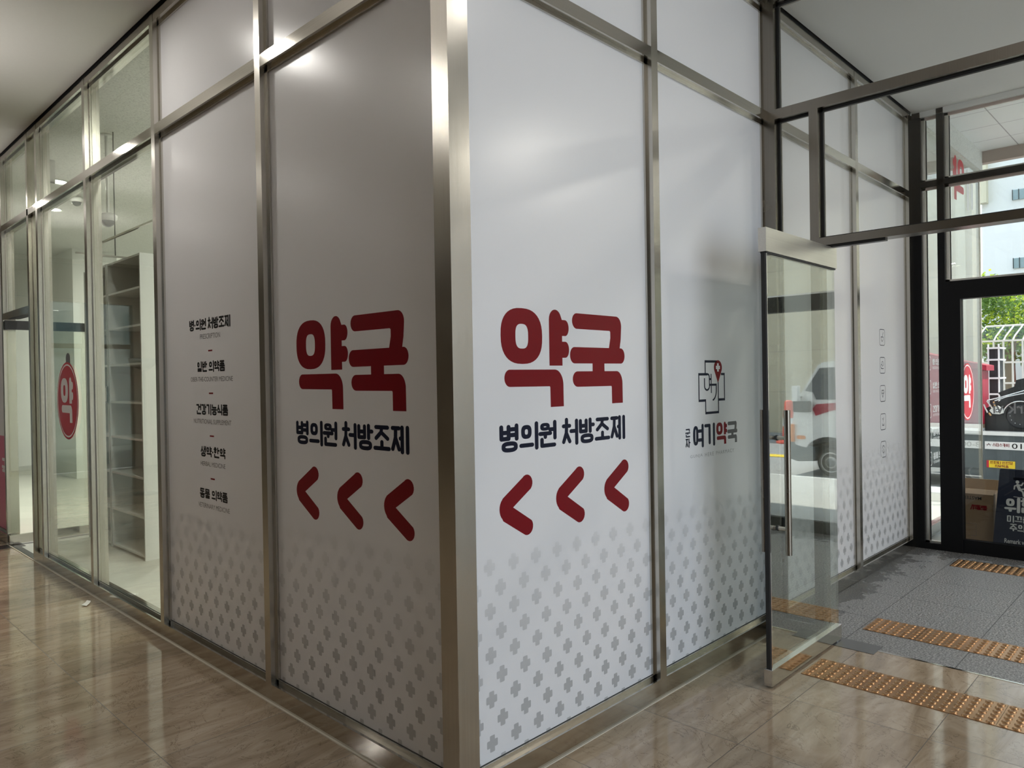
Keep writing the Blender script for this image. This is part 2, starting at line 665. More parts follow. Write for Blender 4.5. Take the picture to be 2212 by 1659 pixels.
CHO = 'ㄱㄲㄴㄷㄸㄹㅁㅂㅃㅅㅆㅇㅈㅉㅊㅋㅌㅍㅎ'
JUNG = 'ㅏㅐㅑㅒㅓㅔㅕㅖㅗㅘㅙㅚㅛㅜㅝㅞㅟㅠㅡㅢㅣ'
JONG = ['', 'ㄱ', 'ㄲ', 'ㄳ', 'ㄴ', 'ㄵ', 'ㄶ', 'ㄷ', 'ㄹ', 'ㄺ', 'ㄻ', 'ㄼ', 'ㄽ', 'ㄾ', 'ㄿ', 'ㅀ', 'ㅁ', 'ㅂ', 'ㅄ', 'ㅅ', 'ㅆ', 'ㅇ', 'ㅈ', 'ㅊ', 'ㅋ', 'ㅌ', 'ㅍ', 'ㅎ']
RING = 'ring'


def jamo(c):
    T = {
        'ㄱ': [[(0, 1), (1, 1), (1, 0)]], 'ㄴ': [[(0, 1), (0, 0), (1, 0)]], 'ㄷ': [[(1, 1), (0, 1), (0, 0), (1, 0)]],
        'ㄹ': [[(0, 1), (1, 1), (1, .5), (0, .5), (0, 0), (1, 0)]], 'ㅁ': [[(0, 0), (0, 1), (1, 1), (1, 0), (0, 0)]],
        'ㅂ': [[(0, 1), (0, 0), (1, 0), (1, 1)], [(0, .52), (1, .52)]],
        'ㅅ': [[(.5, 1), (.45, .6), (0, 0)], [(.48, .55), (1, 0)]],
        'ㅇ': [(RING, 0, 0, 1, 1)],
        'ㅈ': [[(0, 1), (1, 1)], [(.5, 1), (.45, .55), (0, 0)], [(.48, .52), (1, 0)]],
        'ㅊ': [[(.5, 1.12), (.5, .8)], [(0, .8), (1, .8)], [(.5, .8), (.45, .45), (0, 0)], [(.48, .42), (1, 0)]],
        'ㅋ': [[(0, 1), (1, 1), (1, 0)], [(0, .5), (1, .5)]],
        'ㅌ': [[(1, 1), (0, 1), (0, 0), (1, 0)], [(0, .5), (.9, .5)]],
        'ㅍ': [[(0, 1), (1, 1)], [(0, 0), (1, 0)], [(.28, 1), (.28, 0)], [(.72, 1), (.72, 0)]],
        'ㅎ': [[(.3, 1.08), (.7, 1.08)], [(0, .78), (1, .78)], (RING, .1, 0, .9, .55)],
        'ㄲ': [[(0, 1), (.42, 1), (.42, 0)], [(.58, 1), (1, 1), (1, 0)]],
        'ㄸ': [[(.42, 1), (0, 1), (0, 0), (.42, 0)], [(1, 1), (.58, 1), (.58, 0), (1, 0)]],
    }
    return T[c]


VERT = {'ㅏ': ([.35], 1, 1), 'ㅑ': ([.35], 2, 1), 'ㅓ': ([.9], 1, -1), 'ㅕ': ([.85], 2, -1), 'ㅣ': ([.8], 0, 0), 'ㅐ': ([.2, .95], 1, 1), 'ㅔ': ([.12, 1.07], 1, -1)}
HORZ = {'ㅗ': (1, 1), 'ㅛ': (2, 1), 'ㅜ': (1, -1), 'ㅠ': (2, -1), 'ㅡ': (0, 0)}
COMB = {'ㅢ': ('ㅡ', 'ㅣ'), 'ㅝ': ('ㅜ', 'ㅓ'), 'ㅟ': ('ㅜ', 'ㅣ'), 'ㅘ': ('ㅗ', 'ㅏ'), 'ㅚ': ('ㅗ', 'ㅣ')}


def glyph(ch):
    """list of ('p', pts) or ('r', x0,y0,x1,y1) in a unit box, plus dots"""
    k = ord(ch)-0xAC00
    ci, ji, fi = CHO[k//588], JUNG[(k % 588)//28], JONG[k % 28]
    out = []

    def put(shapes, x0, y0, x1, y1):
        for s in shapes:
            if s[0] == RING:
                out.append(('r', x0+(x1-x0)*s[1], y0+(y1-y0)*s[2], x0+(x1-x0)*s[3], y0+(y1-y0)*s[4]))
            else:
                out.append(('p', [(x0+(x1-x0)*a, y0+(y1-y0)*b) for a, b in s]))

    def vert(j, x0, x1, y0, y1):
        xs, n, d = VERT[j]
        for a in xs:
            x = x0+(x1-x0)*a
            out.append(('p', [(x, y0), (x, y1)]))
        x = x0+(x1-x0)*xs[0]
        hs = {0: [], 1: [.55], 2: [.30, .74]}[n]
        for h in hs:
            y = y0+(y1-y0)*h
            xe = (x1 if d > 0 else x0-.06)
            if j == 'ㅐ':
                xe = x0+(x1-x0)*xs[1]
            out.append(('p', [(x, y), (xe, y)]))

    def horz(j, x0, x1, y0, y1):
        n, d = HORZ[j]
        yb = y0 if d > 0 else (y1 if d < 0 else (y0+y1)/2)
        out.append(('p', [(x0, yb), (x1, yb)]))
        for a in {0: [], 1: [.5], 2: [.33, .67]}[n]:
            x = x0+(x1-x0)*a
            out.append(('p', [(x, y0), (x, y1)]))

    b = .09
    fb, ft = b, .30
    lo = .47 if fi else b
    if ji in VERT:
        put(jamo(ci), b, (lo+.02 if fi else .14), .47, .92)
        vert(ji, .62, .95, (lo if fi else .05), .95)
    elif ji in HORZ:
        if fi:
            put(jamo(ci), .16, .70, .84, .93)
            horz(ji, .06, .94, .43 if HORZ[ji][1] >= 0 else .38, .57 if HORZ[ji][1] >= 0 else .52)
        else:
            put(jamo(ci), .14, .50, .86, .92)
            horz(ji, .06, .94, .12, .36)
    else:
        h, v = COMB[ji]
        if fi:
            put(jamo(ci), .12, .70, .58, .92)
            horz(h, .06, .66, .42, .55)
            vert(v, .70, .96, .36, .97)
            if v == 'ㅓ':
                pass
        else:
            put(jamo(ci), .12, .46, .60, .90)
            horz(h, .06, .68, .10, .26)
            vert(v, .74, .98, .05, .97)
    if fi:
        if fi == 'ㅇ':
            out.append(('r', .14, .03, .90, .35))
        else:
            put(jamo(fi), .16, fb, .90, ft+.02)
    return out


def hangul(mb, text, s0, s1, z0, z1, fn, mat, weight=0.2, adv=None):
    """Korean text set in the box s0..s1, z0..z1 of a plane. weight: pen width / cell height"""
    wds = []
    for ch in text:
        wds.append({' ': .30, '·': .30, '/': .5}.get(ch, 1.08))
    tot = sum(wds)-.08
    cw = (s1-s0)/tot
    H = z1-z0
    s = s0
    W_ = weight*H
    AX = 1.28                       # uprights are heavier than the level strokes
    fn0 = fn

    def fn(s, z):
        return fn0(s*AX, z)
    for ch, a in zip(text, wds):
        if ch == '·':
            stroke(mb, [((s+.11*cw)/AX, z0+H*.5), ((s+.13*cw)/AX, z0+H*.5)], W_*1.1, fn, mat)
        elif ch == '/':
            stroke(mb, [(s/AX, z0), ((s+.4*cw)/AX, z1)], W_*.8, fn, mat)
        elif ch != ' ':
            for g in glyph(ch):
                if g[0] == 'p':
                    pw = W_*(.72 if len(g[1]) == 6 else 1.0)
                    stroke(mb, [((s+x*cw)/AX, z0+y*H) for x, y in g[1]], min(pw, .21*cw), fn, mat)
                else:
                    _, x0, y0, x1, y1 = g
                    pw = min(W_, .21*cw)/2
                    ax, ay, bx, by = (s+x0*cw)/AX, z0+y0*H, (s+x1*cw)/AX, z0+y1*H
                    cx_, cy_, rx, ry = (ax+bx)/2, (ay+by)/2, abs(bx-ax)/2, (by-ay)/2
                    rx_o, ry_o = rx+pw*.5, ry+pw*.5
                    n = 28
                    o_ = superellipse(cx_, cy_, rx_o, ry_o, 2.7, n)
                    i_ = superellipse(cx_, cy_, max(rx_o-2*pw, .12*rx_o), max(ry_o-2*pw, .14*ry_o), 2.7, n)
                    mb.ink(fn, o_+i_, [(k, (k+1) % n, (k+1) % n+n, k+n) for k in range(n)], mat)
        s += a*cw


def hangul_words(name, parent, text, s0, s1, z0, z1, fn, mat, weight=0.2, label=None):
    """like hangul, but every word is a mesh of its own under parent"""
    wd = [{' ': .30, '·': .30, '/': .5}.get(ch, 1.08) for ch in text]
    cw = (s1-s0)/(sum(wd)-.08)
    s = s0
    for word in text.split(' '):
        L = sum({'·': .30, '/': .5}.get(ch, 1.08) for ch in word)*cw
        mb = MB()
        hangul(mb, word, s, s+L-.08*cw, z0, z1, fn, mat, weight)
        o = mb.build(name, parent)
        if label:
            o['label'] = label
        s += L+.30*cw


def latin(mb, text, s0, s1, z0, z1, fn, mat, bold=0.0, spacing=1.0, flip=False):
    """text in the program's own font, laid into the box s0..s1, z0..z1"""
    cu = bpy.data.curves.new('lettering_curve', 'FONT')
    cu.body = text
    cu.offset = bold
    cu.space_character = spacing
    cu.resolution_u = 3
    ob = bpy.data.objects.new('lettering_curve', cu)
    COL.objects.link(ob)
    dg = bpy.context.evaluated_depsgraph_get()
    me = bpy.data.meshes.new_from_object(ob.evaluated_get(dg))
    vs_ = [v.co.copy() for v in me.vertices]
    fs = [tuple(p.vertices) for p in me.polygons]
    bpy.data.objects.remove(ob)
    bpy.data.curves.remove(cu)
    bpy.data.meshes.remove(me)
    if not vs_:
        return
    xa, xb = min(v.x for v in vs_), max(v.x for v in vs_)
    ya, yb = min(v.y for v in vs_), max(v.y for v in vs_)
    out = []
    for v in vs_:
        fx = (v.x-xa)/(xb-xa)
        if flip:
            fx = 1-fx
        out.append(fn(s0+(s1-s0)*fx, z0+(z1-z0)*(v.y-ya)/(yb-ya)))
    mb.add(out, fs, mat)


def yak_guk(mb, fn, mat, which='both', s0=0.0, z0=1.3834, k=1.0, kz=None):
    """the two big rounded syllables, in the lettering's own coordinates (left edge at 0, foot at 1.3834)"""
    kz = kz or k

    def q(lp):
        return [(s0+(x-.2736)*k, z0+(z-1.3834)*kz) for x, z in lp]

    def F(*lps):
        mb.flat([q(lp) for lp in lps], fn, mat)
    if which in ('both', 'yak'):
        F(superellipse(.3901, 1.6622, .1165, .1072, 2.5), superellipse(.3893, 1.6614, .0357, .0474, 2.9))
        stem = [(.5480, 1.5488), (.5480, 1.7330)] + arc(.5862, 1.7330, .0382, .0414, 180, 20, 10) + [(.6282, 1.7347)]
        stem += [(.6426, 1.7347)] + arc(.6480, 1.7020, .0229, .0325, 88, -88, 12) + [(.6409, 1.6696), (.6282, 1.6696), (.6282, 1.6464)]
        stem += [(.6425, 1.6464)] + arc(.6487, 1.6137, .0229, .0327, 88, -88, 12) + [(.6408, 1.5808), (.6282, 1.5808), (.6282, 1.5488)]
        F(stem)
        g = arc(.3195, 1.5007, .0295, .0326, 90, 270, 12) + [(.5470, 1.4663), (.5505, 1.4625), (.5515, 1.3834), (.6325, 1.3834), (.6320, 1.4600)]
        g += arc(.5800, 1.4700, .0520, .0632, 0, 90, 10)
        F(g)
    if which in ('both', 'guk'):
        g = arc(.7235, 1.7345, .0303, .0325, 90, 270, 12)
        g += [(.9500, 1.7010), (.9560, 1.6965), (.9560, 1.6700), (.9448, 1.6259), (1.0244, 1.6259), (1.0330, 1.6650), (1.0378, 1.7188)]
        g += arc(.9990, 1.7250, .0388, .0415, 0, 90, 10)
        F(g)
        F(arc(.7060, 1.5922, .0293, .0340, 90, 270, 12) + [(.8265, 1.5582), (.8265, 1.5200), (.9103, 1.5200), (.9103, 1.5582)] + arc(1.0320, 1.5922, .0287, .0340, -90, 90, 12))
        g = arc(.7240, 1.4930, .0316, .0322, 90, 270, 12) + [(.9580, 1.4600), (.9615, 1.4560), (.9620, 1.3834), (1.0423, 1.3834), (1.0418, 1.4650)]
        g += arc(.9990, 1.4700, .0428, .0552, 0, 90, 10)
        F(g)


def chevron(mb, s, z, fn, mat, k=1.0):
    pts = [(.1445, 1.1140), (.0395, 1.0330)]
    pts = arc(.1500, 1.0960, .0330, .0330, 135, -45, 10)
    out = [(x, y) for x, y in pts]
    out += [(.0730, 1.0125)]
    out += arc(.1500, .9285, .0330, .0330, 40, -128, 10)
    out += [(.0190, .9680)] + arc(.0420, 1.0125, .0420, .0480, 230, 130, 8) + [(.0185, 1.0535)]
    mb.flat([[(s+x*k, z+(y-1.0125)*k) for x, y in out]], fn, mat)


def cross_poly(cx, cz, w_=.0275, h_=.0305, a=.0125):
    r = .004
    o = []
    for (x, z, q) in ((a, h_, 0), (-a, h_, 1), (-w_, a*1.1, 1), (-w_, -a*1.1, 2), (-a, -h_, 2), (a, -h_, 3), (w_, -a*1.1, 3), (w_, a*1.1, 0)):
        sx_, sz_ = (1 if x > 0 else -1), (1 if z > 0 else -1)
        o.append((cx+x-sx_*r, cz+z-sz_*r, 90*q))
    def corner(i):
        x, z, a0 = o[i]
        return arc(x, z, r, r, a0, a0+90, 3)
    i0 = a
    return (corner(0)+corner(1)+[(cx-a, cz+a*1.1)]+corner(2)+corner(3)+[(cx-a, cz-a*1.1)]+corner(4)+corner(5)+[(cx+a, cz-a*1.1)]+corner(6)+corner(7)+[(cx+a, cz+a*1.1)])


def clip_poly(poly, s0, s1, z0):
    def cl(P, ins, inter):
        out = []
        for i in range(len(P)):
            a, b = P[i-1], P[i]
            if ins(b):
                if not ins(a):
                    out.append(inter(a, b))
                out.append(b)
            elif ins(a):
                out.append(inter(a, b))
        return out

    def ix(c):
        return lambda a, b: (c, a[1]+(b[1]-a[1])*(c-a[0])/(b[0]-a[0]))

    def iz(c):
        return lambda a, b: (a[0]+(b[0]-a[0])*(c-a[1])/(b[1]-a[1]), c)
    P = cl(poly, lambda p: p[0] >= s0, ix(s0))
    if P:
        P = cl(P, lambda p: p[0] <= s1, ix(s1))
    if P:
        P = cl(P, lambda p: p[1] >= z0, iz(z0))
    return P


def crosses(mb, s0, s1, z0, ztop, fn, so_=.1965, zo=.1646):
    for j in range(-1, 8):
        for i in range(-2, 14):
            for (dx, dz) in ((0, 0), (.0557, .0790)):
                cs, cz = so_+.1265*i+dx, zo+.1612*j+dz
                if cz > ztop or cs < s0-.03 or cs > s1+.03:
                    continue
                P = clip_poly(cross_poly(cs, cz), s0, s1, z0)
                if len(P) > 2:
                    mb.flat([P], fn, 'cross_ink')


# ================================================================== LARGE STRUCTURE
CEIL = 3.69
TT, TB, BZ = 3.0257, 2.9694, 0.0857      # transom top and foot, top of the base rail
D = 0.10                                  # depth of a post
FR = 0.040                                # recess of film and glass behind the front faces
MW = 0.052

# --- floors
fl = MB()
fl.add([(-6.5, -5.0, 0), (2.515, -5.0, 0), (2.515, 0.02, 0), (0.05, 0.02, 0), (0.02, 0.05, 0), (0.02, 12.4, 0), (-6.5, 12.4, 0)], [(0, 1, 2, 3, 4, 5, 6)], 'marble')
floor = struct(fl.build('floor'), 'polished brown marble tile floor of the lobby')
g_ = MB()
g_.add([(2.53, -5.0, 0), (5.33, -5.0, 0), (5.33, 0.06, 0), (2.53, 0.06, 0)], [(0, 1, 2, 3)], 'granite')
g_.build('granite_paving', floor)['label'] = 'rough grey granite paving of the entrance vestibule'
box('threshold_strip', (2.515, -5.0, -0.01), (2.53, 0.0, 0.0015), 'steel_y', floor)
box('floor_slab', (-6.5, -6.2, -0.25), (5.33, 12.4, -0.02), 'granite', floor)
sp = MB()
sp.box((0.02, 0.02, -0.02), (7.86, 14.4, -0.001), 'shop_tile')
struct(sp.build('floor_pharmacy'), 'marble floor inside the pharmacy')
t1 = MB()
t1.box((-0.009, -0.009, 0), (0.0, 6.45, 0.004), 'sealant')
t1.box((-0.009, -0.009, 0), (2.44, 0.0, 0.004), 'sealant')
struct(t1.build('trim_1'), 'cream sealant bead along the foot of the partition')

# --- ceilings
c1 = MB()
c1.box((-6.5, -5.0, CEIL), (-0.012, 12.4, CEIL+0.2), 'ceiling_paint')
c1.box((-0.012, -5.0, CEIL), (5.27, -0.012, CEIL+0.2), 'ceiling_paint')
struct(c1.build('ceiling'), 'plain painted lobby ceiling')
c2 = MB()
c2.box((0.012, 0.012, CEIL+0.02), (7.87, 14.4, CEIL+0.25), 'acoustic')
struct(c2.build('ceiling_pharmacy'), 'speckled tile ceiling inside the pharmacy')

# --- outer walls of the lobby
ww = MB()
ww.box((-6.7, -5.1, -0.2), (-6.5, 12.6, CEIL+0.2), 'stone_dark')
struct(ww.build('wall_west'))
wr = MB()
WY0, WY1 = -5.1, -4.9
wr.box((-6.5, WY0, -0.2), (-1.1, WY1, CEIL+0.2), 'stone_dark')
wr.box((2.6, WY0, -0.2), (5.33, WY1, CEIL+0.2), 'stone_lobby')
wr.box((-1.1, WY0, 3.6), (2.6, WY1, CEIL+0.2), 'stone_lobby')
for k in range(4):
    wr.box((-1.1+1.233*k-.03, WY0+.04, 0), (-1.1+1.233*k+.03, WY1-.04, 3.6), 'black_frame')
struct(wr.build('wall_south'))
wn = MB()
wn.box((-6.5, 12.4, -0.2), (-3.1, 12.6, CEIL+0.2), 'stone_lobby')
wn.box((-1.5, 12.4, -0.2), (0.0, 12.6, CEIL+0.2), 'stone_lobby')
wn.box((-3.1, 12.4, 2.95), (-1.5, 12.6, CEIL+0.2), 'stone_lobby')
for xx in (-3.1, -2.3, -1.5):
    wn.box((xx-.03, 12.42, 0), (xx+.03, 12.52, 2.95), 'black_frame')
wn.box((-3.1, 12.42, 2.15), (-1.5, 12.52, 2.23), 'black_frame')
wn.box((-3.1, 12.46, 0.0), (-1.5, 12.47, 2.95), 'glass_tint')  # tinted pane added to dim the daylight from this unseen window
struct(wn.build('wall_north'))
# pharmacy back walls
wp = MB()
wp.box((0.0, 14.4, -0.2), (8.0, 14.6, CEIL+0.3), 'wall_paint')
wp.box((7.80, 1.6, -0.2), (7.95, 14.4, CEIL+0.3), 'wall_paint')
wp.box((0.0, 8.8, 0.0), (0.09, 14.4, CEIL+0.02), 'wall_paint')
struct(wp.build('wall_east'))


# ------------------------------------------------------------------ partition, left face (plane x = 0, runs along +y)
WL = struct(empty('wall_left', (0, 3, 0)), 'stainless steel framed partition facing the corridor')  # holds the whole partition wall on the corridor side
WRr = struct(empty('wall_right', (2.5, 0, 0)), 'stainless steel framed partition facing the entrance')  # holds the whole partition wall on the entrance side
mul_y = [1.3214, 2.6069, 3.8926, 5.1663, 6.4291, 7.715, 9.0]
Y_END = 9.05


def post_left(y0, y1):
    m = MB()
    m.box((0, y0, 0), (D, y1, CEIL-0.015), 'steel')
    return m.build('post', WL)


for y in mul_y:
    post_left(y, y+MW)
post_left(5.462, 5.510)          # door jamb of the entrance bay
edges = [0.086] + mul_y
bays_l = []
for k in range(len(mul_y)):
    y0 = edges[k] + (MW if k else 0)
    y1 = mul_y[k]
    bays_l.append((y0, y1))
    if k == 4:
        continue
    box('transom', (0.0, y0, TB), (D, y1, TT), 'steel_y', WL)
    box('base_rail', (0.0, y0, 0.004), (D, y1, BZ), 'steel_y', WL)
    box('top_rail', (0.002, y0, 3.628), (D, y1, CEIL-0.012), 'steel_y', WL)
y0, y1 = bays_l[4]
box('transom', (0.0, y0, TB), (D, y1, TT), 'steel_y', WL)
box('top_rail', (0.002, y0, 3.628), (D, y1, CEIL-0.012), 'steel_y', WL)
box('base_rail', (0.0, y0, 0.004), (D, 5.462, BZ), 'steel_y', WL)
box('door_header', (0.0, 5.51, 2.135), (D, y1, 2.195), 'steel_y', WL)
box('ceiling_gap', (0.004, 0.0, CEIL-0.014), (D, Y_END, CEIL+0.02), 'gasket', WL)

# corner post, wrapped around the corner
cp = MB()
cp.box((0.0, 0.0, 0.0), (0.095, 0.086, CEIL-0.013), 'steel')
cp.build('corner_post', WL)


def seal_frame(mb, plane, a0, a1, z0, z1, d0, wd=0.016, mat='steel'):
    """glazing bead round a bay: bars of width wd whose face is at depth d0"""
    def bx(s0, s1, q0, q1, m_, dd0, dd1):
        if plane == 'L':
            mb.box((dd0, s0, q0), (dd1, s1, q1), m_)
        else:
            mb.box((s0, dd0, q0), (s1, dd1, q1), m_)
    bx(a0, a1, z0, z0+wd+.0022, 'gasket', d0-.002, d0)
    for m_, w2, e in ((mat, wd, 0.010),):
        bx(a0, a0+w2, z0, z1, m_, d0-e, d0)
        bx(a1-w2, a1, z0, z1, m_, d0-e, d0)
        bx(a0, a1, z0, z0+w2, m_, d0-e, d0)
        bx(a0, a1, z1-w2, z1, m_, d0-e, d0)


wn_i = [0]


def window(plane, a0, a1, z0, z1, d0, mat, label, thick=0.010):
    wn_i[0] += 1
    m = MB()
    if plane == 'L':
        m.box((d0, a0, z0), (d0+thick, a1, z1), mat)
    elif plane == 'R':
        m.box((a0, d0, z0), (a1, d0+thick, z1), mat)
    else:
        m.box((d0, a0, z0), (d0+thick, a1, z1), mat)
    return struct(m.build('window_%d' % wn_i[0]), label)


bd = MB()
for k, (y0, y1) in enumerate(bays_l):
    if k == 4:
        continue
    seal_frame(bd, 'L', y0, y1, BZ, TB, FR, mat='steel')
    seal_frame(bd, 'L', y0, y1, TT, 3.628, FR, mat='steel')
seal_frame(bd, 'L', bays_l[4][0], bays_l[4][1], TT, 3.628, FR)
seal_frame(bd, 'L', 5.51, bays_l[4][1], 2.195, TB, FR)
seal_frame(bd, 'L', bays_l[4][0], 5.462, BZ, TB, FR)
bd.build('glazing_bead', WL)

names_l = {2: 'third', 3: 'fourth'}
window('L', *bays_l[2], BZ, TB, FR, 'glass_shop', 'tall clear pane in front of the white shelving')
window('L', *bays_l[2], TT, 3.628, FR, 'glass_shop', 'clear upper pane above the shelving bay')
window('L', *bays_l[3], BZ, TB, FR, 'glass_shop', 'tall clear pane with the oval red sticker')
window('L', *bays_l[3], TT, 3.628, FR, 'glass_shop', 'clear upper pane above the oval red sticker')
window('L', bays_l[4][0], 5.462, BZ, TB, FR, 'glass_shop', 'narrow clear pane beside the pharmacy door')
window('L', 5.51, bays_l[4][1], 2.195, TB, FR, 'glass_shop', 'clear pane above the pharmacy door header')
window('L', *bays_l[4], TT, 3.628, FR, 'glass_shop', 'clear upper pane over the pharmacy door')
window('L', *bays_l[5], TT, 3.628, FR, 'glass_shop', 'clear upper pane at the far end of the corridor')
window('L', *bays_l[6], BZ, TB, FR, 'glass_shop', 'last tall pane at the far end of the corridor')

# ------------------------------------------------------------------ partition, right face (plane y = 0, runs along +x)
X_END = 5.23
XV = 2.46                                  # inner vestibule screen
mx5, mx7 = 1.2525, 3.8862


def post_right(x0, x1, d=D):
    m = MB()
    m.box((x0, 0, 0), (x1, d, CEIL-0.015), 'steel')
    return m.build('post', WRr)


post_right(mx5, mx5+MW)
post_right(mx7, mx7+MW)
post_right(5.135, X_END)
bays_r = [(0.095, mx5), (mx5+MW, XV), (XV+0.10, mx7), (mx7+MW, 5.135)]
bd = MB()
for (x0, x1) in bays_r:
    box('transom', (x0, 0.0, TB), (x1, D, TT), 'steel_h', WRr)
    box('base_rail', (x0, 0.0, 0.004), (x1, D, BZ), 'steel_h', WRr)
    box('top_rail', (x0, 0.002, 3.628), (x1, D, CEIL-0.012), 'steel_h', WRr)
    seal_frame(bd, 'R', x0, x1, BZ, TB, FR)
    seal_frame(bd, 'R', x0, x1, TT, 3.628, FR)
bd.build('glazing_bead', WRr)
box('ceiling_gap', (0.10, 0.004, CEIL-0.014), (X_END, D, CEIL+0.02), 'gasket', WRr)


# ------------------------------------------------------------------ inner vestibule screen (plane x = XV, runs along -y)
WV = struct(empty('wall_vestibule', (XV, -1, 0)), 'steel framed glass screen between lobby and vestibule')  # holds the whole vestibule screen wall
HT, HB = 2.250, 2.207
box('post', (XV, -0.042, 0), (XV+D, 0.10, CEIL-0.013), 'steel_dark', WV)
box('post', (XV, -0.288, 0), (XV+D, -0.238, TB), 'steel_dark', WV)
box('post', (XV, -2.20, 0), (XV+D, -2.15, TB), 'steel_dark', WV)
box('post', (XV, -3.55, 0), (XV+D, -3.50, CEIL-0.013), 'steel_dark', WV)
box('transom', (XV, -3.50, TB), (XV+D, -0.042, TT), 'steel_dark', WV)
box('door_header', (XV, -2.15, HB), (XV+D, -0.288, HT), 'steel_dark', WV)
box('top_rail', (XV, -3.50, 3.645), (XV+D, -0.042, CEIL-0.012), 'steel_dark', WV)
box('base_rail', (XV, -0.238, 0.004), (XV+D, -0.042, BZ), 'steel_dark', WV)
box('base_rail', (XV, -3.50, 0.004), (XV+D, -2.20, BZ), 'steel_dark', WV)
box('door_stop', (XV+0.03, -0.62, HB-0.012), (XV+0.07, -0.32, HB), 'dark_metal', WV)
g2 = MB()
for (a, b_, c, d_) in ((-0.238, -0.042, BZ, TB), (-3.5, -0.042, TT, 3.645), (-2.15, -0.288, HT, TB), (-3.5, -2.2, BZ, TB)):
    wd = 0.012
    for (p, q, r_, s2) in ((a, b_, c, c+wd), (a, b_, d_-wd, d_), (a, a+wd, c, d_), (b_-wd, b_, c, d_)):
        g2.box((XV+.045, p, r_), (XV+.062, q, s2), 'gasket')
g2.build('glazing_seal', WV)
window('V', -0.238, -0.042, BZ, TB, XV+0.048, 'glass_clear', 'narrow fixed side pane beside the open glass door')
window('V', -3.50, -0.042, TT, 3.645, XV+0.048, 'glass_clear', 'long clear pane above the vestibule transom')
window('V', -2.15, -0.288, HT, TB, XV+0.048, 'glass_clear', 'clear pane between vestibule transom and door header')
window('V', -3.5, -2.2, BZ, TB, XV+0.048, 'glass_clear', 'wide fixed pane of the vestibule screen')

# the open glass door, swung back towards the camera
DX0, DX1, DY = 1.685, 2.572, -0.34
door1 = struct(empty('door_1', (2.56, -0.32, 0)), 'open frameless glass door with steel rails and bar handle')
box('glass_pane', (DX0+0.012, DY+0.013, 0.08), (DX1-0.006, DY+0.025, 2.09), 'glass_door', door1)
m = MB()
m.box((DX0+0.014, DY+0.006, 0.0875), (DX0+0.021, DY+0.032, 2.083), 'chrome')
m.box((DX0+0.006, DY+0.010, 0.0875), (DX0+0.014, DY+0.030, 2.083), 'gasket')  # black strip: dark reflection along the leaf edge, put in as colour
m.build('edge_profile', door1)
m = MB()
m.box((DX0, DY, 2.085), (DX1, DY+0.04, 2.199), 'steel_satin')
m.box((DX0+0.01, DY+0.006, 2.078), (DX1-0.004, DY+0.034, 2.085), 'gasket')
m.build('top_rail', door1)
m = MB()
m.box((DX0, DY, 0.010), (DX1, DY+0.04, 0.086), 'steel_h')
m.box((DX0+0.004, DY-0.002, 0.084), (DX1, DY+0.03, 0.088), 'chrome')
m.build('bottom_rail', door1)
for sgn in (-1, 1):
    yh = DY+0.019+sgn*0.060
    hm = MB()
    hm.tube([(DX0+0.112, yh, 0.625), (DX0+0.112, yh, 1.325)], 0.0155, 'steel_dark', 16)
    hh = hm.build('handle', door1)
    for zz in (0.75, 1.19):
        sm = MB()
        sm.tube([(DX0+0.112, yh, zz), (DX0+0.112, DY+0.019+sgn*.006, zz)], 0.009, 'steel_satin', 12)
        sm.lathe([(0.0001, 0), (0.014, 0), (0.014, .006), (0.0001, .006)], (DX0+0.112, DY+0.019+sgn*.006, zz), (0, sgn, 0), 'dark_metal', 14)
        sm.build('standoff', hh)
m = MB()
m.tube([(2.545, -0.32, -0.002), (2.545, -0.32, 0.012)], 0.016, 'chrome', 14)
m.build('floor_pivot', door1)
m = MB()
m.box((2.50, -0.335, 2.199), (2.575, -0.305, 2.21), 'dark_metal')
m.build('top_pivot', door1)
tag(box('floor_spring_cover', (2.452, -0.547, 0.0), (2.600, -0.250, 0.0022), 'plate_grey'), 'dark steel floor spring cover plate under the open glass door', 'cover plate')

# ------------------------------------------------------------------ street front (plane x = 5.23)
WF = struct(empty('wall_front', (5.23, -3, 0)), 'black framed glazed street front')  # holds the whole street front wall
FX0, FX1 = 5.23, 5.33
box('jamb', (FX0, -0.064, 0), (FX1, 0.0, CEIL), 'black_frame', WF)
box('post', (FX0, -0.238, 2.243), (FX1, -0.186, CEIL), 'black_frame', WF)
box('transom', (FX0, -3.5, 3.053), (FX1, -0.064, 3.1), 'black_frame', WF)
box('door_header', (FX0, -2.6, 2.093), (FX1, -0.186, 2.243), 'black_frame', WF)
box('door_jamb', (FX0, -0.346, 0), (FX1, -0.186, 2.093), 'black_frame', WF)
box('door_jamb', (FX0, -2.6, 0), (FX1, -2.44, 2.093), 'black_frame', WF)
box('sill', (FX0, -0.186, 0), (FX1, -0.064, 0.05), 'black_frame', WF)
box('head', (FX0, -5.0, CEIL-0.045), (FX1, -0.0, CEIL+0.25), 'ceiling_paint', WF)
box('stone_facing', (FX0, -5.0, 0), (FX1, -3.5, CEIL), 'stone_lobby', WF)
box('sill', (FX0, -3.5, 0), (FX1, -2.6, 0.05), 'black_frame', WF)
lin = MB()
for (a, b_, c, d_) in ((-.186, -.064, .05, 3.053), (-.186, -.064, 3.1, CEIL-.045), (-3.5, -.238, 3.1, CEIL-.045), (-2.6, -.238, 2.243, 3.053)):
    lin.box((FX0+.030, b_-.030, c), (FX0+.055, b_, d_), 'steel_satin')
    lin.box((FX0+.055, b_-.036, c), (FX0+.062, b_, d_), 'gasket')
    lin.box((FX0+.030, a, d_-.022), (FX0+.055, b_, d_), 'soffit_edge')
    lin.box((FX0+.030, a, c), (FX0+.055, b_, c+.018), 'steel_satin')
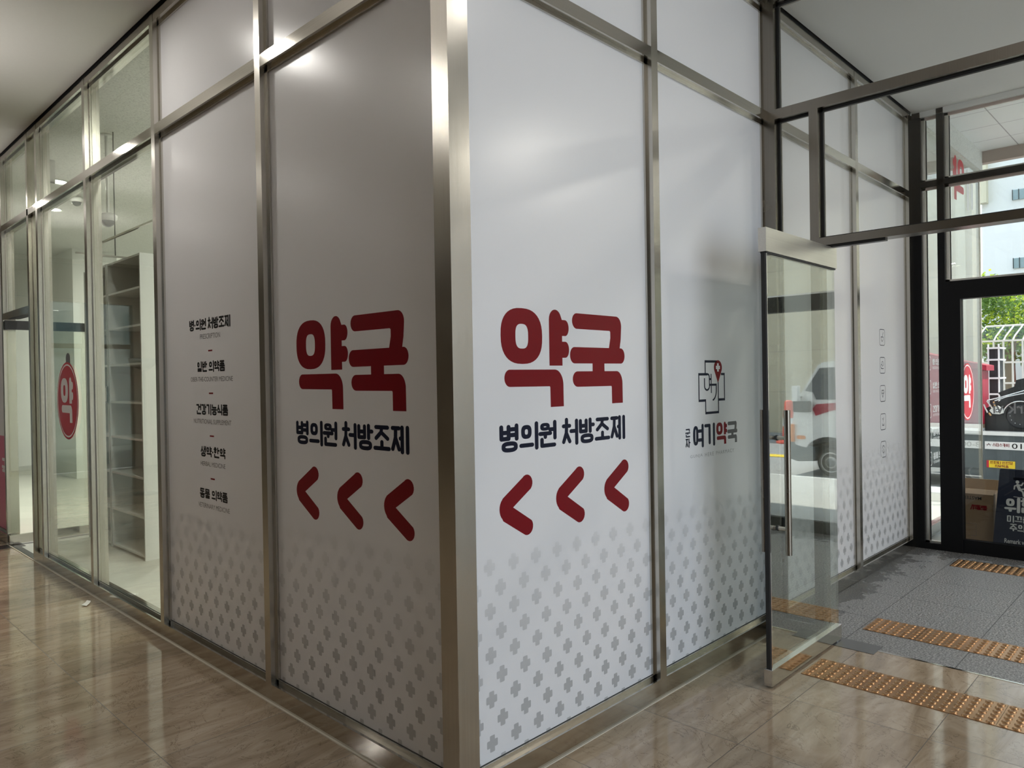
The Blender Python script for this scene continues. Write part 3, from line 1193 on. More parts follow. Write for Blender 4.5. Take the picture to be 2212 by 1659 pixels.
lin.build('reveal_lining', WF)
window('F', -0.186, -0.064, 0.05, 3.053, FX0+.062, 'glass_front', 'narrow side pane beside the black street door', .006)
window('F', -3.5, -0.064, 3.1, CEIL-.045, FX0+.062, 'glass_front', 'top pane of the street front under the ceiling', .006)
window('F', -2.6, -0.238, 2.243, 3.053, FX0+.062, 'glass_front', 'pane above the black street door', .006)
window('F', -3.5, -2.6, 0.05, 3.053, FX0+.062, 'glass_front', 'wide pane of the street front', .006)
door2 = struct(empty('door_2', (5.28, -1.4, 0)), 'black framed glass street door')
m = MB()
m.box((FX0+.02, -2.44, 0.0), (FX0+.08, -0.346, 0.110), 'black_frame')
m.build('bottom_rail', door2)
box('glass_pane', (FX0+.05, -2.44, 0.11), (FX0+.056, -0.346, 2.093), 'glass_front', door2)


def fn_front(s, z):          # s runs to the right as seen from the lobby
    return (FX0+.0485, -s, z)


m = MB()
mo = MB()
latin(mo, 'Remark vi', 0.56, 1.02, 1.155, 1.245, fn_front, 'ink_soft', 0.010, flip=True)
mo.build('lettering', door2)['label'] = 'grey mirror-read lettering on the outside of the glass'
# ================================================================== LAMPS OF THE ROOM AND ADDED FILL LIGHTS
def downlight(x, y, z, power, label, group, mat='lamp_glow', r=0.085, col=(1.0, 0.93, 0.84)):
    t = tag(empty('downlight', (x, y, z)), label, 'ceiling light', group)
    m_ = MB()
    m_.lathe([(r, -0.001), (r+.018, -0.001), (r+.018, -.006), (r, -.006), (r-.004, -.001)], (x, y, z), (0, 0, 1), 'camera_plastic', 28)
    m_.build('trim_ring', t)
    m_ = MB()
    m_.lathe([(0.0005, -.002), (r, -.002)], (x, y, z), (0, 0, 1), mat, 28)
    m_.build('diffuser', t)
    a_ = area('downlight_beam', (x, y, z-0.012), (2*r*.9,), power, col, (x, y, z-1))
    a_.parent = t
    a_.matrix_parent_inverse = t.matrix_world.inverted()
    return t


LG = 'round downlights in the lobby ceiling'
for (x, y) in ((-0.75, 2.55), (-0.75, 5.4), (-0.75, 8.25), (-1.85, 2.25), (-2.45, 2.85), (-2.4, 5.4), (-2.4, 8.25), (-4.4, 2.55), (-4.4, 6.8), (1.25, -1.3), (1.25, -3.4), (-0.75, -3.2)):
    downlight(x, y, CEIL, 0.3, 'round recessed downlight in the plain lobby ceiling', LG, 'lamp_lobby' if x > 0 else ('lamp_bright' if (x, y) == (-0.75, 2.55) else 'lamp_glow'))
SG = 'round downlights in the pharmacy ceiling'
for (x, y) in ((0.97, 8.6), (0.66, 7.15), (2.7, 12.2), (2.6, 6.2), (2.6, 2.6), (5.2, 4.5), (5.2, 9.0), (2.6, 9.4), (5.2, 1.4), (0.3, 2.1)):  # the last one is added, hidden behind the film, to light the shelves
    downlight(x, y, CEIL+0.02, 60.0, 'round recessed downlight in the speckled pharmacy ceiling', SG, 'lamp_shop', 0.095, (1.0, 1.0, 0.93))


# added uplights out of view, put in to brighten the corridor ceiling
for y in (-1.2, 1.3, 3.8, 6.3, 8.8):
    fl_ = tag(empty('fill_uplight', (-2.0, y, 0)), 'added out-of-view uplight that brightens the corridor ceiling', 'lamp', 'added uplights along the corridor')
    m = MB(); m.lathe([(.0005, 0), (.16, 0), (.16, .02), (.0005, .025)], (-2.0, y, 0), (0, 0, 1), 'dark_metal', 24); m.build('base', fl_)
    m = MB(); m.tube([(-2.0, y, .02), (-2.0, y, 1.72)], .014, 'dark_metal', 10); m.build('pole', fl_)
    m = MB(); m.lathe([(.02, 1.70), (.10, 1.73), (.17, 1.80), (.185, 1.86), (.178, 1.86), (.16, 1.80), (.09, 1.745), (.0005, 1.74)], (-2.0, y, 0), (0, 0, 1), 'dark_metal', 28); m.build('bowl', fl_)
    a_ = area('fill_uplight_glow', (-2.0, y, 1.85), (.26,), 4.0, (1.0, .94, .90), (-1.05, y, 3.69))
    a_.data.spread = 1.05
    a_.parent = fl_
    a_.matrix_parent_inverse = fl_.matrix_world.inverted()
for (x, y) in ((3.5, -2.9), (4.5, -3.2)):  # added lights, out of view, to brighten the vestibule panels
    downlight(x, y, CEIL, 26.0, 'added out-of-view fill light in the vestibule ceiling', 'added fill lights in the vestibule ceiling')

# ================================================================== FILM PANELS
def fnR(s, z):
    return (s, FR-0.0003, z)


def fnL(s, z):               # s runs to the right along the left face
    return (FR-0.0003, -s, z)


def film_panel(plane, a0, a1, z0, z1, name='film_panel', mat='film'):
    m_ = MB()
    g = 0.002
    if plane == 'L':
        m_.box((FR, a0+g, z0+g), (FR+.006, a1-g, z1-g), mat)
    else:
        m_.box((a0+g, FR, z0+g), (a1-g, FR+.006, z1-g), mat)
    return m_


SE = 0.0166
# lower panels
def finish(m_, name, label):
    return tag(m_.build(name), label, 'film panel')


bL1, bL2 = bays_l[0], bays_l[1]
m = film_panel('L', *bL1, BZ, TB)
crosses(m, -bL1[1]+SE, -bL1[0]-SE, BZ+SE, .83, fnL, -1.3298, .1735)
pL1 = finish(m, 'printed_panel', 'white printed pharmacy panel in shade, left of the steel corner post')
m = film_panel('L', *bL2, BZ, TB)
crosses(m, -bL2[1]+SE, -bL2[0]-SE, BZ+SE, .80, fnL, -2.6168, .1694)
pL2 = finish(m, 'printed_panel', 'white printed panel listing five kinds of medicine in small black lettering')
m = film_panel('R', *bays_r[0], BZ, TB)
crosses(m, bays_r[0][0]+SE-.014, bays_r[0][1]-SE, BZ+SE, .83, fnR)
pR1 = finish(m, 'printed_panel', 'brightly lit white printed pharmacy panel right of the steel corner post')
m = film_panel('R', *bays_r[1], BZ, TB)
crosses(m, bays_r[1][0]+SE, bays_r[1][1]-SE, BZ+SE, .87, fnR, 1.375, .1646)
pR2 = finish(m, 'printed_panel', 'white printed panel with cross-shaped pharmacy logo beside the glass door')
m = film_panel('R', *bays_r[2], BZ, TB)
crosses(m, bays_r[2][0]+SE, bays_r[2][1]-SE, BZ+SE, .83, fnR, 2.62, .1646)
pR3 = finish(m, 'printed_panel', 'white panel with only grey crosses, seen behind the open glass door')
m = film_panel('R', *bays_r[3], BZ, TB)
crosses(m, bays_r[3][0]+SE, bays_r[3][1]-SE, BZ+SE, .90, fnR, 3.99, .1646)
pR4 = finish(m, 'printed_panel', 'white printed panel with a column of five outlined icons near the street door')
# upper panels
for plane, b_, lab in (('L', bL1, 'plain white panel above the shaded pharmacy panel left of the corner post'),
                       ('L', bL2, 'plain white panel above the list of medicines'),
                       ('R', bays_r[0], 'plain white panel above the transom just right of the corner post'),
                       ('R', bays_r[1], 'plain white panel above the panel with the cross logo'),
                       ('R', bays_r[2], 'plain white panel above the transom, first behind the vestibule screen'),
                       ('R', bays_r[3], 'plain white panel above the five icons near the street door')):
    tag(film_panel(plane, b_[0], b_[1], TT, 3.628).build('film_panel'), lab, 'film panel')
b6 = bays_l[5]
m = MB()
m.box((FR, b6[0]+.004, BZ+.002), (FR+.006, b6[1]-.004, 1.02), 'pink')
m.box((FR, b6[0]+.004, 1.02), (FR+.006, b6[1]-.004, TB), 'film')
pk = tag(m.build('printed_panel'), 'white and pink printed panel beyond the pharmacy door at the left edge', 'film panel')


def fnLy(s, z):
    return (FR-0.0003, s, z)


m = MB()
hangul(m, '국약', -6.80, -6.50, .62, .80, fnL, 'sticker_white', .18)
m.build('lettering', pk)


# big red lettering, dark blue line and chevrons
def put_art(panel, fn, conv):
    def f(s, z):
        return fn(conv(s), z)
    m_ = MB()
    yak_guk(m_, f, 'ink_red', 'both', .2736)
    m_.build('red_lettering', panel)['label'] = 'large rounded dark red Korean lettering'
    hangul_words('blue_lettering', panel, '병의원 처방조제', .2600, 1.0490, 1.2230, 1.3260, f, 'ink_navy', .158, 'dark blue Korean lettering')
    for s in (.2528, .5747, .8953):
        m_ = MB()
        chevron(m_, s, 1.0125, f, 'ink_red')
        m_.build('chevron', panel)


put_art(pR1, fnR, lambda s: s)
put_art(pL1, fnL, lambda s: -1.1196+(s-.2585)*1.03)

# list of medicines
for (ko, k0, k1, z0, z1, en, e0, e1, y0, y1) in (
        ('병·의원 처방조제', 2.262, 1.760, 1.792, 1.851, 'PRESCRIPTION', 2.124, 1.878, 1.742, 1.769),
        ('일반 의약품', 2.169, 1.830, 1.563, 1.620, 'OBER-THE-COUNTER MEDICINE', 2.257, 1.7405, 1.5115, 1.5365),
        ('건강기능식품', 2.189, 1.804, 1.331, 1.388, 'NUTRITIONAL SUPPLEMENT', 2.2265, 1.766, 1.282, 1.307),
        ('생약·한약', 2.144, 1.842, 1.103, 1.159, 'HERBAL MEDICINE', 2.147, 1.845, 1.053, 1.077),
        ('동물 의약품', 2.164, 1.827, .875, .928, 'VETERINARY MEDICINE', 2.186, 1.8055, .824, .849)):
    hangul_words('black_lettering', pL2, ko, -k0, -k1, z0, z1, fnL, 'ink_black', .172)
    m = MB()
    latin(m, en, -e0, -e1, y0, y1, fnL, 'ink_grey', 0.0)
    m.build('small_lettering', pL2)
for z in (1.6765, 1.4475, 1.218, .988):
    m = MB()
    m.flat([[(-2.025, z-.0042), (-1.974, z-.0042), (-1.974, z+.0042), (-2.025, z+.0042)]], fnL, 'ink_red')
    m.build('red_dash', pL2)

# cross logo
m = MB()
wv_, wh_ = .0098, .0125
def bar(x0, z0, x1, z1):
    m.flat([[(x0, z0), (x1, z0), (x1, z1), (x0, z1)]], fnR, 'ink_navy')
xl, xi, xr, xo = 1.7036, 1.7695, 1.9142, 1.9812
zt, zs, zb, zf = 1.5780, 1.5113, 1.3630, 1.2968
bar(xi, zt-wh_, 1.895, zt); bar(xi, zs-.004, xi+wv_, zt); bar(xl, zs-wh_, 1.797, zs); bar(xl, zb, xl+wv_, zs)
bar(xl, zb, xi+wv_, zb+wh_); bar(xi, zf, xi+wv_, zb+wh_); bar(xi, zf, xr, zf+wh_); bar(xr-wv_, zf, xr, 1.462)
bar(xr-wv_, zb, xo, zb+wh_); bar(xo-wv_, zb, xo, zs); bar(1.940, zs-wh_, xo, zs)
stroke(m, [(1.797, zs-.006)]+arc(1.799, 1.490, .0165, .0155, 90, 0, 6)+[(1.8155, 1.445)]+arc(1.7905, 1.443, .0250, .0200, 0, -180, 12)+[(1.7655, 1.485)], .0095, fnR, 'ink_navy', False)
bar(1.8300, 1.4065, 1.8390, 1.5070); bar(1.8150, 1.4740, 1.8330, 1.4850); bar(1.8150, 1.4440, 1.8930, 1.4550)
stroke(m, [(1.8885, 1.4500), (1.8885, 1.4250)]+arc(1.8450, 1.4250, .0435, .0560, 0, -86, 12), .0095, fnR, 'ink_navy', False)
m.build('cross_logo', pR2)
m = MB()
cxp, czp = 1.9086, 1.5405
m.flat([arc(cxp, czp, .0430, .0385, -28, 208, 24)+[(1.9075, 1.4565)], [(cxp+x, czp+z) for x, z in ((.009, .022), (-.009, .022), (-.009, .009), (-.022, .009), (-.022, -.009), (-.009, -.009), (-.009, -.022), (.009, -.022), (.009, -.009), (.022, -.009), (.022, .009), (.009, .009))]], fnR, 'ink_red')
m.build('map_pin', pR2)['label'] = 'dark red map pin with a small cross'
m = MB()
hangul(m, '군', 1.5705, 1.6150, 1.1890, 1.2320, fnR, 'ink_navy', .16)
hangul(m, '자', 1.5705, 1.6150, 1.1380, 1.1830, fnR, 'ink_navy', .16)
hangul(m, '여기', 1.6390, 1.8690, 1.1310, 1.2470, fnR, 'ink_navy', .15)
m.build('blue_lettering', pR2)
m = MB()
yak_guk(m, fnR, 'ink_red', 'yak', 1.8810, 1.1290, .298, .305)
m.build('red_lettering', pR2)
m = MB()
yak_guk(m, fnR, 'ink_grey', 'guk', 1.8810, 1.1290, .298, .305)
m.build('grey_lettering', pR2)
for word, a, b_ in (('GUNJA', 1.614, 1.735), ('HERE', 1.760, 1.850), ('PHARMACY', 1.876, 2.074)):
    m = MB()
    latin(m, word, a, b_, 1.0780, 1.0975, fnR, 'ink_soft', 0.0, 1.25)
    m.build('small_lettering', pR2)


# five outlined icons
def icon(mb, k, s0, z0, w_, h_, fn, mat, pen):
    o_ = rrect(s0, z0, s0+w_, z0+h_, .024)
    i_ = rrect(s0+pen, z0+pen, s0+w_-pen, z0+h_-pen, .019)
    n = len(o_)
    mb.add([fn(*p) for p in o_]+[fn(*p) for p in i_], [(q, (q+1) % n, (q+1) % n+n, q+n) for q in range(n)], mat)
    cx_, cz_ = s0+w_/2, z0+h_/2
    def st(pts, pw=pen):
        stroke(mb, [(cx_+x*w_, cz_+z*h_) for x, z in pts], pw, fn, mat)
    if k == 0:      # pestle and mortar
        st([(-.22, .02), (.22, .02)]); st(arc(0, .02, .2, .26, 180, 360, 10)); st([(.02, .04), (.2, .3)])
    elif k == 1:    # pills
        st(arc(.02, .1, .14, .14, 0, 360, 14)); st([(-.2, -.2), (.2, -.2)]); st(arc(-.2, -.06, .1, .12, 60, 300, 8))
    elif k == 2:    # heart
        st(arc(-.11, .1, .11, .11, 20, 200, 8)+[(0, -.24)]+arc(.11, .1, .11, .11, -20, 160, 8)); st([(-.2, .02), (.2, .02)])
    elif k == 3:    # herbs
        st([(-.16, -.22), (.18, -.22)]); st(arc(0, -.08, .16, .14, 180, 360, 8)); st([(0, .0), (.02, .14), (.12, .26)]); st([(.02, .12), (-.12, .2)])
    else:           # paw
        st(arc(0, -.1, .15, .12, 0, 360, 12)); st(arc(0, -.08, .24, .3, 150, 30, 10)); st([(-.06, -.1), (.06, -.1)])


for k, z in enumerate((1.7110, 1.4900, 1.2680, 1.0450, .8270)):
    m = MB()
    icon(m, k, 4.4760, z, .128, .130, fnR, 'ink_navy', .0050)
    m.build('icon', pR4)


# oval stickers
def oval_sticker(label, fn, cs, cz):
    m_ = MB()
    m_.flat([superellipse(cs, cz, .277, .301, 2.0, 56)], fn(0), 'sticker_red')
    t_ = tag(m_.build('oval_sticker'), label, 'sticker')
    m_ = MB()
    o_, i_ = superellipse(cs, cz, .262, .285, 2.0, 56), superellipse(cs, cz, .250, .273, 2.0, 56)
    f_ = fn(1)
    m_.add([f_(*p) for p in o_]+[f_(*p) for p in i_], [(q, (q+1) % 56, (q+1) % 56+56, q+56) for q in range(56)], 'sticker_white')
    m_.build('ring', t_)
    m_ = MB()
    yak_guk(m_, f_, 'sticker_white', 'yak', cs-.170, cz-.170, .80, .90)
    m_.build('white_lettering', t_)
    return t_


os1 = oval_sticker('red oval sticker with white Korean letter on the clear corridor pane', lambda k: (lambda s, z: (FR-.0010-.0006*k, -s, z)), -4.575, 1.384)
m = MB()
m.flat([arc(-4.545, 1.715, .055, .04, 0, 180, 10)+[(-4.60, 1.66), (-4.49, 1.66)]], lambda s, z: (FR-.0006, -s, z), 'ink_grey')
tag(m.build('small_sticker'), 'small dark round-topped sticker just above the red oval on the corridor pane', 'sticker')

# ================================================================== TACTILE PLATES
def plate_mesh():
    m_ = MB()
    w_, l_ = .262, .276           # along x, along y
    m_.box((0, -l_, 0), (w_, 0, .0022), 'steel_gold')
    for i in range(6):
        for j in range(6):
            cx_, cy_ = .022+.0436*i, -(.023+.046*j)
            m_.lathe([(.0170, .0020), (.0160, .0046), (.0130, .0068), (.0090, .0076), (.0084, .0070), (.0004, .0070)], (cx_, cy_, 0), (0, 0, 1), 'steel_gold', 14)
    return m_


pm = plate_mesh()
proto = pm.build('tactile_plate')
ys = [-.366, -.640, -.916, -1.1945]
rows = [(1.955, 'on the brown marble'), (2.822, 'on grey granite past the threshold'), (4.722, 'before the black street door')]
ordn = [['leftmost', 'second from left', 'third from left', 'rightmost'], ['leftmost', 'second from left', 'third from left', 'rightmost'], ['left', 'right', '', '']]
first = True
for r_, (x, lab) in enumerate(rows):
    for k, y in enumerate(ys if r_ < 2 else ys[:2]):
        if first:
            o = proto
            first = False
        else:
            o = proto.copy()
            COL.objects.link(o)
        o.location = (x, y, 0.0004)
        tag(o, 'gold studded tactile plate, %s in the row %s' % (ordn[r_][k], lab), 'tactile plate', 'studded tactile floor plates')

# ================================================================== PHARMACY INTERIOR
def shelf_unit(y0, y1, label):
    t_ = tag(empty('shelf_unit', (.8, (y0+y1)/2, 0)), label, 'shelf')
    x0, x1, H_ = .63, .95, 2.62
    box('side_panel', (x0, y0, 0), (x1, y0+.018, H_), 'white_laminate', t_)
    box('side_panel', (x0, y1-.018, 0), (x1, y1, H_), 'white_laminate', t_)
    box('back_panel', (x1-.012, y0+.018, 0.0), (x1, y1-.018, H_), 'white_laminate', t_)
    for z in (.04, .372, .708, 1.035, 1.352, 1.69, 2.02, 2.34, H_-.001):
        box('shelf_board', (x0+.004, y0+.018, z-.018), (x1-.012, y1-.018, z), 'white_laminate', t_)
    return t_


shelf_unit(4.69, 5.52, 'empty white open shelf unit behind the third corridor pane')
shelf_unit(5.54, 6.20, 'empty white open shelf unit next to the pharmacy door')
t = tag(empty('notice_frame', (.625, 5.58, 1.41)), 'small grey framed notice on the white shelf edge behind the glass', 'notice')
box('frame', (.618, 5.545, 1.335), (.629, 5.645, 1.490), 'dark_metal', t)
box('sheet', (.615, 5.556, 1.348), (.618, 5.634, 1.477), 'paper', t)
t = tag(empty('hanging_rail', (.54, 5.06, 3.6)), 'thin suspended steel rail hung from the pharmacy ceiling on a rod', 'rail')
m = MB(); m.tube([(.56, 5.06, 2.63), (.56, 5.06, CEIL+.02)], .005, 'dark_metal', 8); m.build('rod', t)
m = MB(); m.box((.25, 5.052, 2.615), (1.6, 5.068, 2.63), 'steel_h'); m.build('rail', t)
t = tag(empty('hanging_rail', (.367, 4.0, 3.6)), 'thin suspended steel rail running along the glass inside the pharmacy', 'rail')
m = MB(); m.box((.36, 2.9, 2.675), (.375, 5.0, 2.69), 'steel_y'); m.tube([(.367, 3.0, 2.69), (.367, 3.0, CEIL+.02)], .004, 'dark_metal', 8); m.build('rail', t)


def dome_camera(x, y, z, label, drop, sc=1.0):
    t_ = tag(empty('security_camera', (x, y, z)), label, 'camera')
    m_ = MB()
    m_.lathe([(.0005, .05*sc), (.052*sc, .05*sc), (.075*sc, .035*sc), (.075*sc, .0), (.062*sc, -.012*sc), (.05*sc, -.02*sc)], (x, y, z), (0, 0, 1), 'camera_plastic', 28)
    m_.build('housing', t_)
    m_ = MB()
    m_.lathe([(.056*sc*math.cos(a*PI/16), -.014*sc-.056*sc*math.sin(a*PI/16)) for a in range(9)], (x, y, z), (0, 0, 1), 'window_dark', 24)
    m_.build('dome', t_)
    m_ = MB()
    if drop > 0:
        m_.tube([(x, y, z+.045*sc), (x, y, z+drop)], .012*sc, 'camera_plastic', 12)
    m_.lathe([(.0005, drop), (.05*sc, drop), (.05*sc, drop-.012), (.0005, drop-.012)], (x, y, z), (0, 0, 1), 'camera_plastic', 20)
    m_.build('mount', t_)
    return t_


dome_camera(.54, 5.17, 2.965, 'white dome security camera hanging behind the third corridor pane', CEIL+.02-2.965)
dome_camera(1.0, 7.7, CEIL-.035, 'small white dome camera on the ceiling behind the oval sticker pane', .055, .9)
m = MB()
m.box((1.94, 11.38, 0), (2.6, 12.6, CEIL+.02), 'wall_paint')
struct(m.build('wall_pillar'), 'white square pillar inside the pharmacy')
t = tag(empty('light_panel', (.22, 5.62, 3.40)), 'small bright framed light panel hanging behind the pane over the pharmacy door', 'light')
m = MB(); m.box((.20, 5.56, 3.31), (.23, 5.72, 3.49), 'panel_glow'); m.build('diffuser', t)
m = MB()
for q in (5.55, 5.715):
    m.box((.195, q, 3.30), (.235, q+.015, 3.50), 'camera_plastic')
m.box((.195, 5.55, 3.49), (.235, 5.73, 3.505), 'camera_plastic'); m.box((.195, 5.55, 3.295), (.235, 5.73, 3.31), 'camera_plastic')
m.tube([(.215, 5.64, 3.50), (.215, 5.64, CEIL+.02)], .006, 'camera_plastic', 8)
m.build('frame', t)

# pharmacy door, opened inwards at the far end of the left face
door3 = struct(empty('door_3', (.03, 6.37, 0)), 'open glass pharmacy door at the far left')
box('glass_pane', (.012, 6.362, .09), (.685, 6.372, 2.045), 'glass_shop', door3)
box('top_rail', (.0, 6.350, 2.042), (.69, 6.388, 2.128), 'dark_metal', door3)
box('bottom_rail', (.0, 6.350, .010), (.69, 6.388, .092), 'steel_h', door3)
tag(box('floor_spring_cover', (-.10, 6.22, 0), (.10, 6.40, .0022), 'dark_metal'), 'small dark floor plate under the open pharmacy door', 'cover plate')
struct(box('trim_2', (.005, 5.51, 0.0), (.06, 6.42, .003), 'dark_metal'), 'dark threshold strip of the pharmacy door')
m = MB()
m.flat([[(-.115, 3.66), (-.085, 3.70), (-.06, 3.755), (-.075, 3.79), (-.10, 3.74), (-.135, 3.70)]], lambda s, z: (s, z, .004+.006*abs(math.sin(60*z))), 'paper')
tag(m.build('paper_scrap'), 'tiny pale paper scrap on the marble at the foot of the partition', 'litter')

# ================================================================== SHOPFRONT OUTSIDE (continues the right face past the street front)
SX1 = 7.86
WO = struct(empty('wall_shopfront', (6.6, .05, 0)), 'clear glazed pharmacy shopfront outside the street door')
box('corner_post', (SX1-.012, .04, 0), (SX1+.02, .075, 3.84), 'steel', WO)
box('top_rail', (FX1, .03, 3.80), (SX1, .10, 3.89), 'steel_h', WO)
box('base_rail', (FX1, .03, 0), (SX1, .10, .09), 'steel_h', WO)
box('top_rail', (SX1-.03, .10, 3.80), (SX1+.04, 1.6, 3.89), 'steel_y', WO)
box('base_rail', (SX1-.03, .10, 0), (SX1+.04, 1.6, .09), 'steel_y', WO)
gS = window('R', FX1, SX1-.012, .09, 3.80, .045, 'glass_clear', 'clear shopfront pane with white lettering and a red oval sticker', .008)
m = MB(); m.box((SX1+.002, .085, .09), (SX1+.010, 1.6, 3.80), 'glass_clear')
wn_i[0] += 1
struct(m.build('window_%d' % wn_i[0]), 'clear street pane round the corner of the shopfront')


def fnS(s, z):
    return (s, .0435, z)


m = MB()
for k, (ko, en) in enumerate((('병·의원 처방조제', 'PRESCRIPTION'), ('일반 의약품', 'OBER-THE-COUNTER MEDICINE'), ('건강기능식품', 'NUTRITIONAL SUPPLEMENT'), ('생약·한약', 'HERBAL MEDICINE'), ('동물 의약품', 'VETERINARY MEDICINE'))):
    z = 1.510-.2195*k
    icon(m, k, 5.762, z, .134, .130, fnS, 'sticker_white', .009)
    n_ = len(ko)
    hangul(m, ko, 5.945, 5.945+.068*n_, z+.05, z+.110, fnS, 'sticker_white', .2)
    latin(m, en, 5.945, 5.945+.020*len(en), z+.012, z+.036, fnS, 'sticker_white', .01)
m.build('white_lettering', gS)
m = MB()
yak_guk(m, lambda s, z: fnS(13.96-s, z), 'sticker_red', 'yak', 6.76, 3.24, 1.12, 1.15)
m.build('red_lettering', gS)
m = MB()
yak_guk(m, lambda s, z: fnS(13.0-s, z), 'sticker_white', 'guk', 5.98, 3.20, 1.05, 1.1)
hangul(m, '기', -7.72, -7.30, 3.22, 3.62, lambda s, z: fnS(-s-0.0, z), 'sticker_white', .2)
m.build('white_lettering', gS)
oval_sticker('red oval sticker with white Korean letter on the shopfront pane outside', lambda k: (lambda s, z: (s, .0425-.0006*k, z)), 7.235, 1.280)

# soffit over the pavement
m, tr_, b_ = nm('soffit_grid')
g_ = N(tr_, 'ShaderNodeNewGeometry'); s_n = N(tr_, 'ShaderNodeSeparateXYZ')
tr_.links.new(g_.outputs['Position'], s_n.inputs[0])
ln_, cl_ = grid_lines(tr_, s_n.outputs[0], s_n.outputs[1], .52, 5.35, .52, -.33, .010)
tr_.links.new(mixc(tr_, ln_, (.80, .81, .80), (.25, .25, .25)), b_.inputs['Base Color'])
b_.inputs['Roughness'].default_value = .3
so_m = MB()
so_m.box((FX1, -10, 3.93), (7.86, .03, 4.1), 'soffit_grid')
so_m.box((FX1, .03, 3.89), (7.95, 1.7, 4.1), 'soffit_grid')
so_m.box((7.86, -10, 3.80), (7.95, 1.7, 4.15), 'soffit_edge')
struct(so_m.build('ceiling_soffit'), 'white panelled soffit outside the street door')
m = MB()
for yy in (-.95, -1.75):
    m.box((6.3, yy-.25, 3.915), (6.75, yy+.1, 3.93), 'camera_plastic')
struct(m.build('trim_3'), 'flush square soffit panels')
up_ = MB()
up_.box((5.33, -10, 4.1), (7.9, 1.7, 12), 'building_white')
up_.box((-6.7, -5.1, CEIL+.26), (5.33, 14.6, CEIL+.4), 'building_white')
struct(up_.build('wall_upper_storeys'))
# ================================================================== STREET
pv = MB()
pv.box((5.33, -14, -.3), (9.0, .03, -.005), 'pavement_tile')
pv.box((7.96, .03, -.3), (9.0, 14, -.005), 'pavement_tile')
pv.box((-8, -14, -.3), (5.33, -5.1, -.006), 'pavement_tile')
pv.box((9.0, -14, -.3), (9.15, 14, -.02), 'building_white')
struct(pv.build('pavement'), 'pale paved footway outside')
rd = MB()
rd.box((9.15, -40, -.5), (45, 40, -.2), 'asphalt')
rd.box((-12, 12.6, -.3), (0, 30, -.02), 'pavement_tile')
struct(rd.build('road'), 'grey asphalt road')

# --- cardboard carton and caution sign outside the door
t = tag(empty('cardboard_box', (5.78, -.31, 0)), 'brown cardboard carton turned upside down outside the black door', 'box')
BY0, BY1, BXa, BXb, BH = -.125, -.492, 5.60, 5.95, .445
m = MB()
m.box((BXa, BY1, 0.001), (BXb, BY0, BH), 'cardboard')
m.build('carton', t)
m = MB()
m.prism([(BXb-.02, BH), (BXb-.005, BH), (BXb+.03, BH+.085), (BXb+.015, BH+.085)], lambda x, z: (x, BY1-.006, z), lambda x, z: (x, BY0+.006, z), 'cardboard')
m.build('flap', t)
m = MB()
m.prism([(BXa, BH), (BXa+.006, BH), (BXa+.10, BH+.028), (BXa+.094, BH+.028)], lambda x, z: (x, BY1, z), lambda x, z: (x, BY0, z), 'cardboard')
m.build('flap', t)


def fnBox(s, z):
    return (BXa-.0008, -s, z)


m = MB()
latin(m, 'MASTER', .405, .268, .424, .396, fnBox, 'ink_black', .01)
m.build('lettering', t)
m = MB()
hangul(m, '훌레임/', .445, .325, .352, .312, fnBox, 'ink_red', .2)
m.build('red_lettering', t)
m = MB()
for (a, b_, c, d_) in ((.27, .365, .185, .187), (.27, .365, .085, .087), (.27, .272, .085, .187), (.363, .365, .085, .187)):
    m.flat([[(a, c), (b_, c), (b_, d_), (a, d_)]], fnBox, 'ink_grey')
m.build('printed_box', t)

t = tag(empty('caution_sign', (5.6, -.74, 0)), 'dark blue standing wet floor caution sign outside the black door', 'sign')
hs = [(-.70, .600)] + []
slot = rrect(.632, .588, .86, .610, .010)
m = MB()
outl = [(.498, 0.002), (.985, 0.002), (.948, .664), (.940, .672), (.545, .672), (.537, .664)]
front = lambda s, z: (5.50+.12*z/.67, -s, z)
back = lambda s, z: (5.506+.12*z/.67, -s, z)
for f_ in (front, back):
    m.flat([outl, slot], f_, 'sign_navy')
for lp in (outl, slot):
    n = len(lp)
    m.add([front(*p) for p in lp]+[back(*p) for p in lp], [(i, (i+1) % n, (i+1) % n+n, i+n) for i in range(n)], 'sign_navy')
m.build('front_board', t)
m = MB()
m.prism(outl, lambda s, z: (5.764-.12*z/.67, -s, z), lambda s, z: (5.77-.12*z/.67, -s, z), 'sign_navy')
m.build('rear_board', t)
ff = lambda s, z: (5.4985+.12*z/.67, -s, z)
m = MB()
hangul(m, '위험', .581, .790, .325, .442, ff, 'sign_white', .15)
m.build('large_lettering', t)
m = MB()
hangul(m, '미끄럼', .597, .755, .243, .298, ff, 'sign_white', .13)
hangul(m, '주의', .618, .722, .171, .234, ff, 'sign_white', .13)
m.build('lettering', t)
m = MB()
latin(m, 'Remark vi', .583, .725, .074, .111, ff, 'sign_white', .012)
m.build('small_lettering', t)
m = MB()
m.flat([superellipse(.663, .573, .013, .013, 2, 20)], ff, 'sign_white')
for pts, pw in (([(.665, .548), (.680, .512)], .022), ([(.668, .550), (.645, .540), (.642, .515)], .010), ([(.668, .550), (.692, .548), (.702, .568)], .010),
                ([(.682, .512), (.702, .495), (.708, .462)], .012), ([(.684, .514), (.712, .520), (.735, .500)], .012)):
    stroke(m, pts, pw, ff, 'sign_white')
stroke(m, [(.640, .452), (.72, .447)], .004, ff, 'sign_white')
m.build('pictogram', t)

# --- ladder truck parked along the kerb: near side x = TX, nose towards -y
TX, GZ = 10.5, -.2
truck = tag(empty('ladder_truck', (11.3, -1.2, GZ)), 'white cab ladder truck with red body and black winch parked at the kerb', 'truck')
W2 = 12.1


def plate(mb, poly, x0, x1, mat):
    mb.prism(poly, lambda y, z: (x0, y, z), lambda y, z: (x1, y, z), mat)


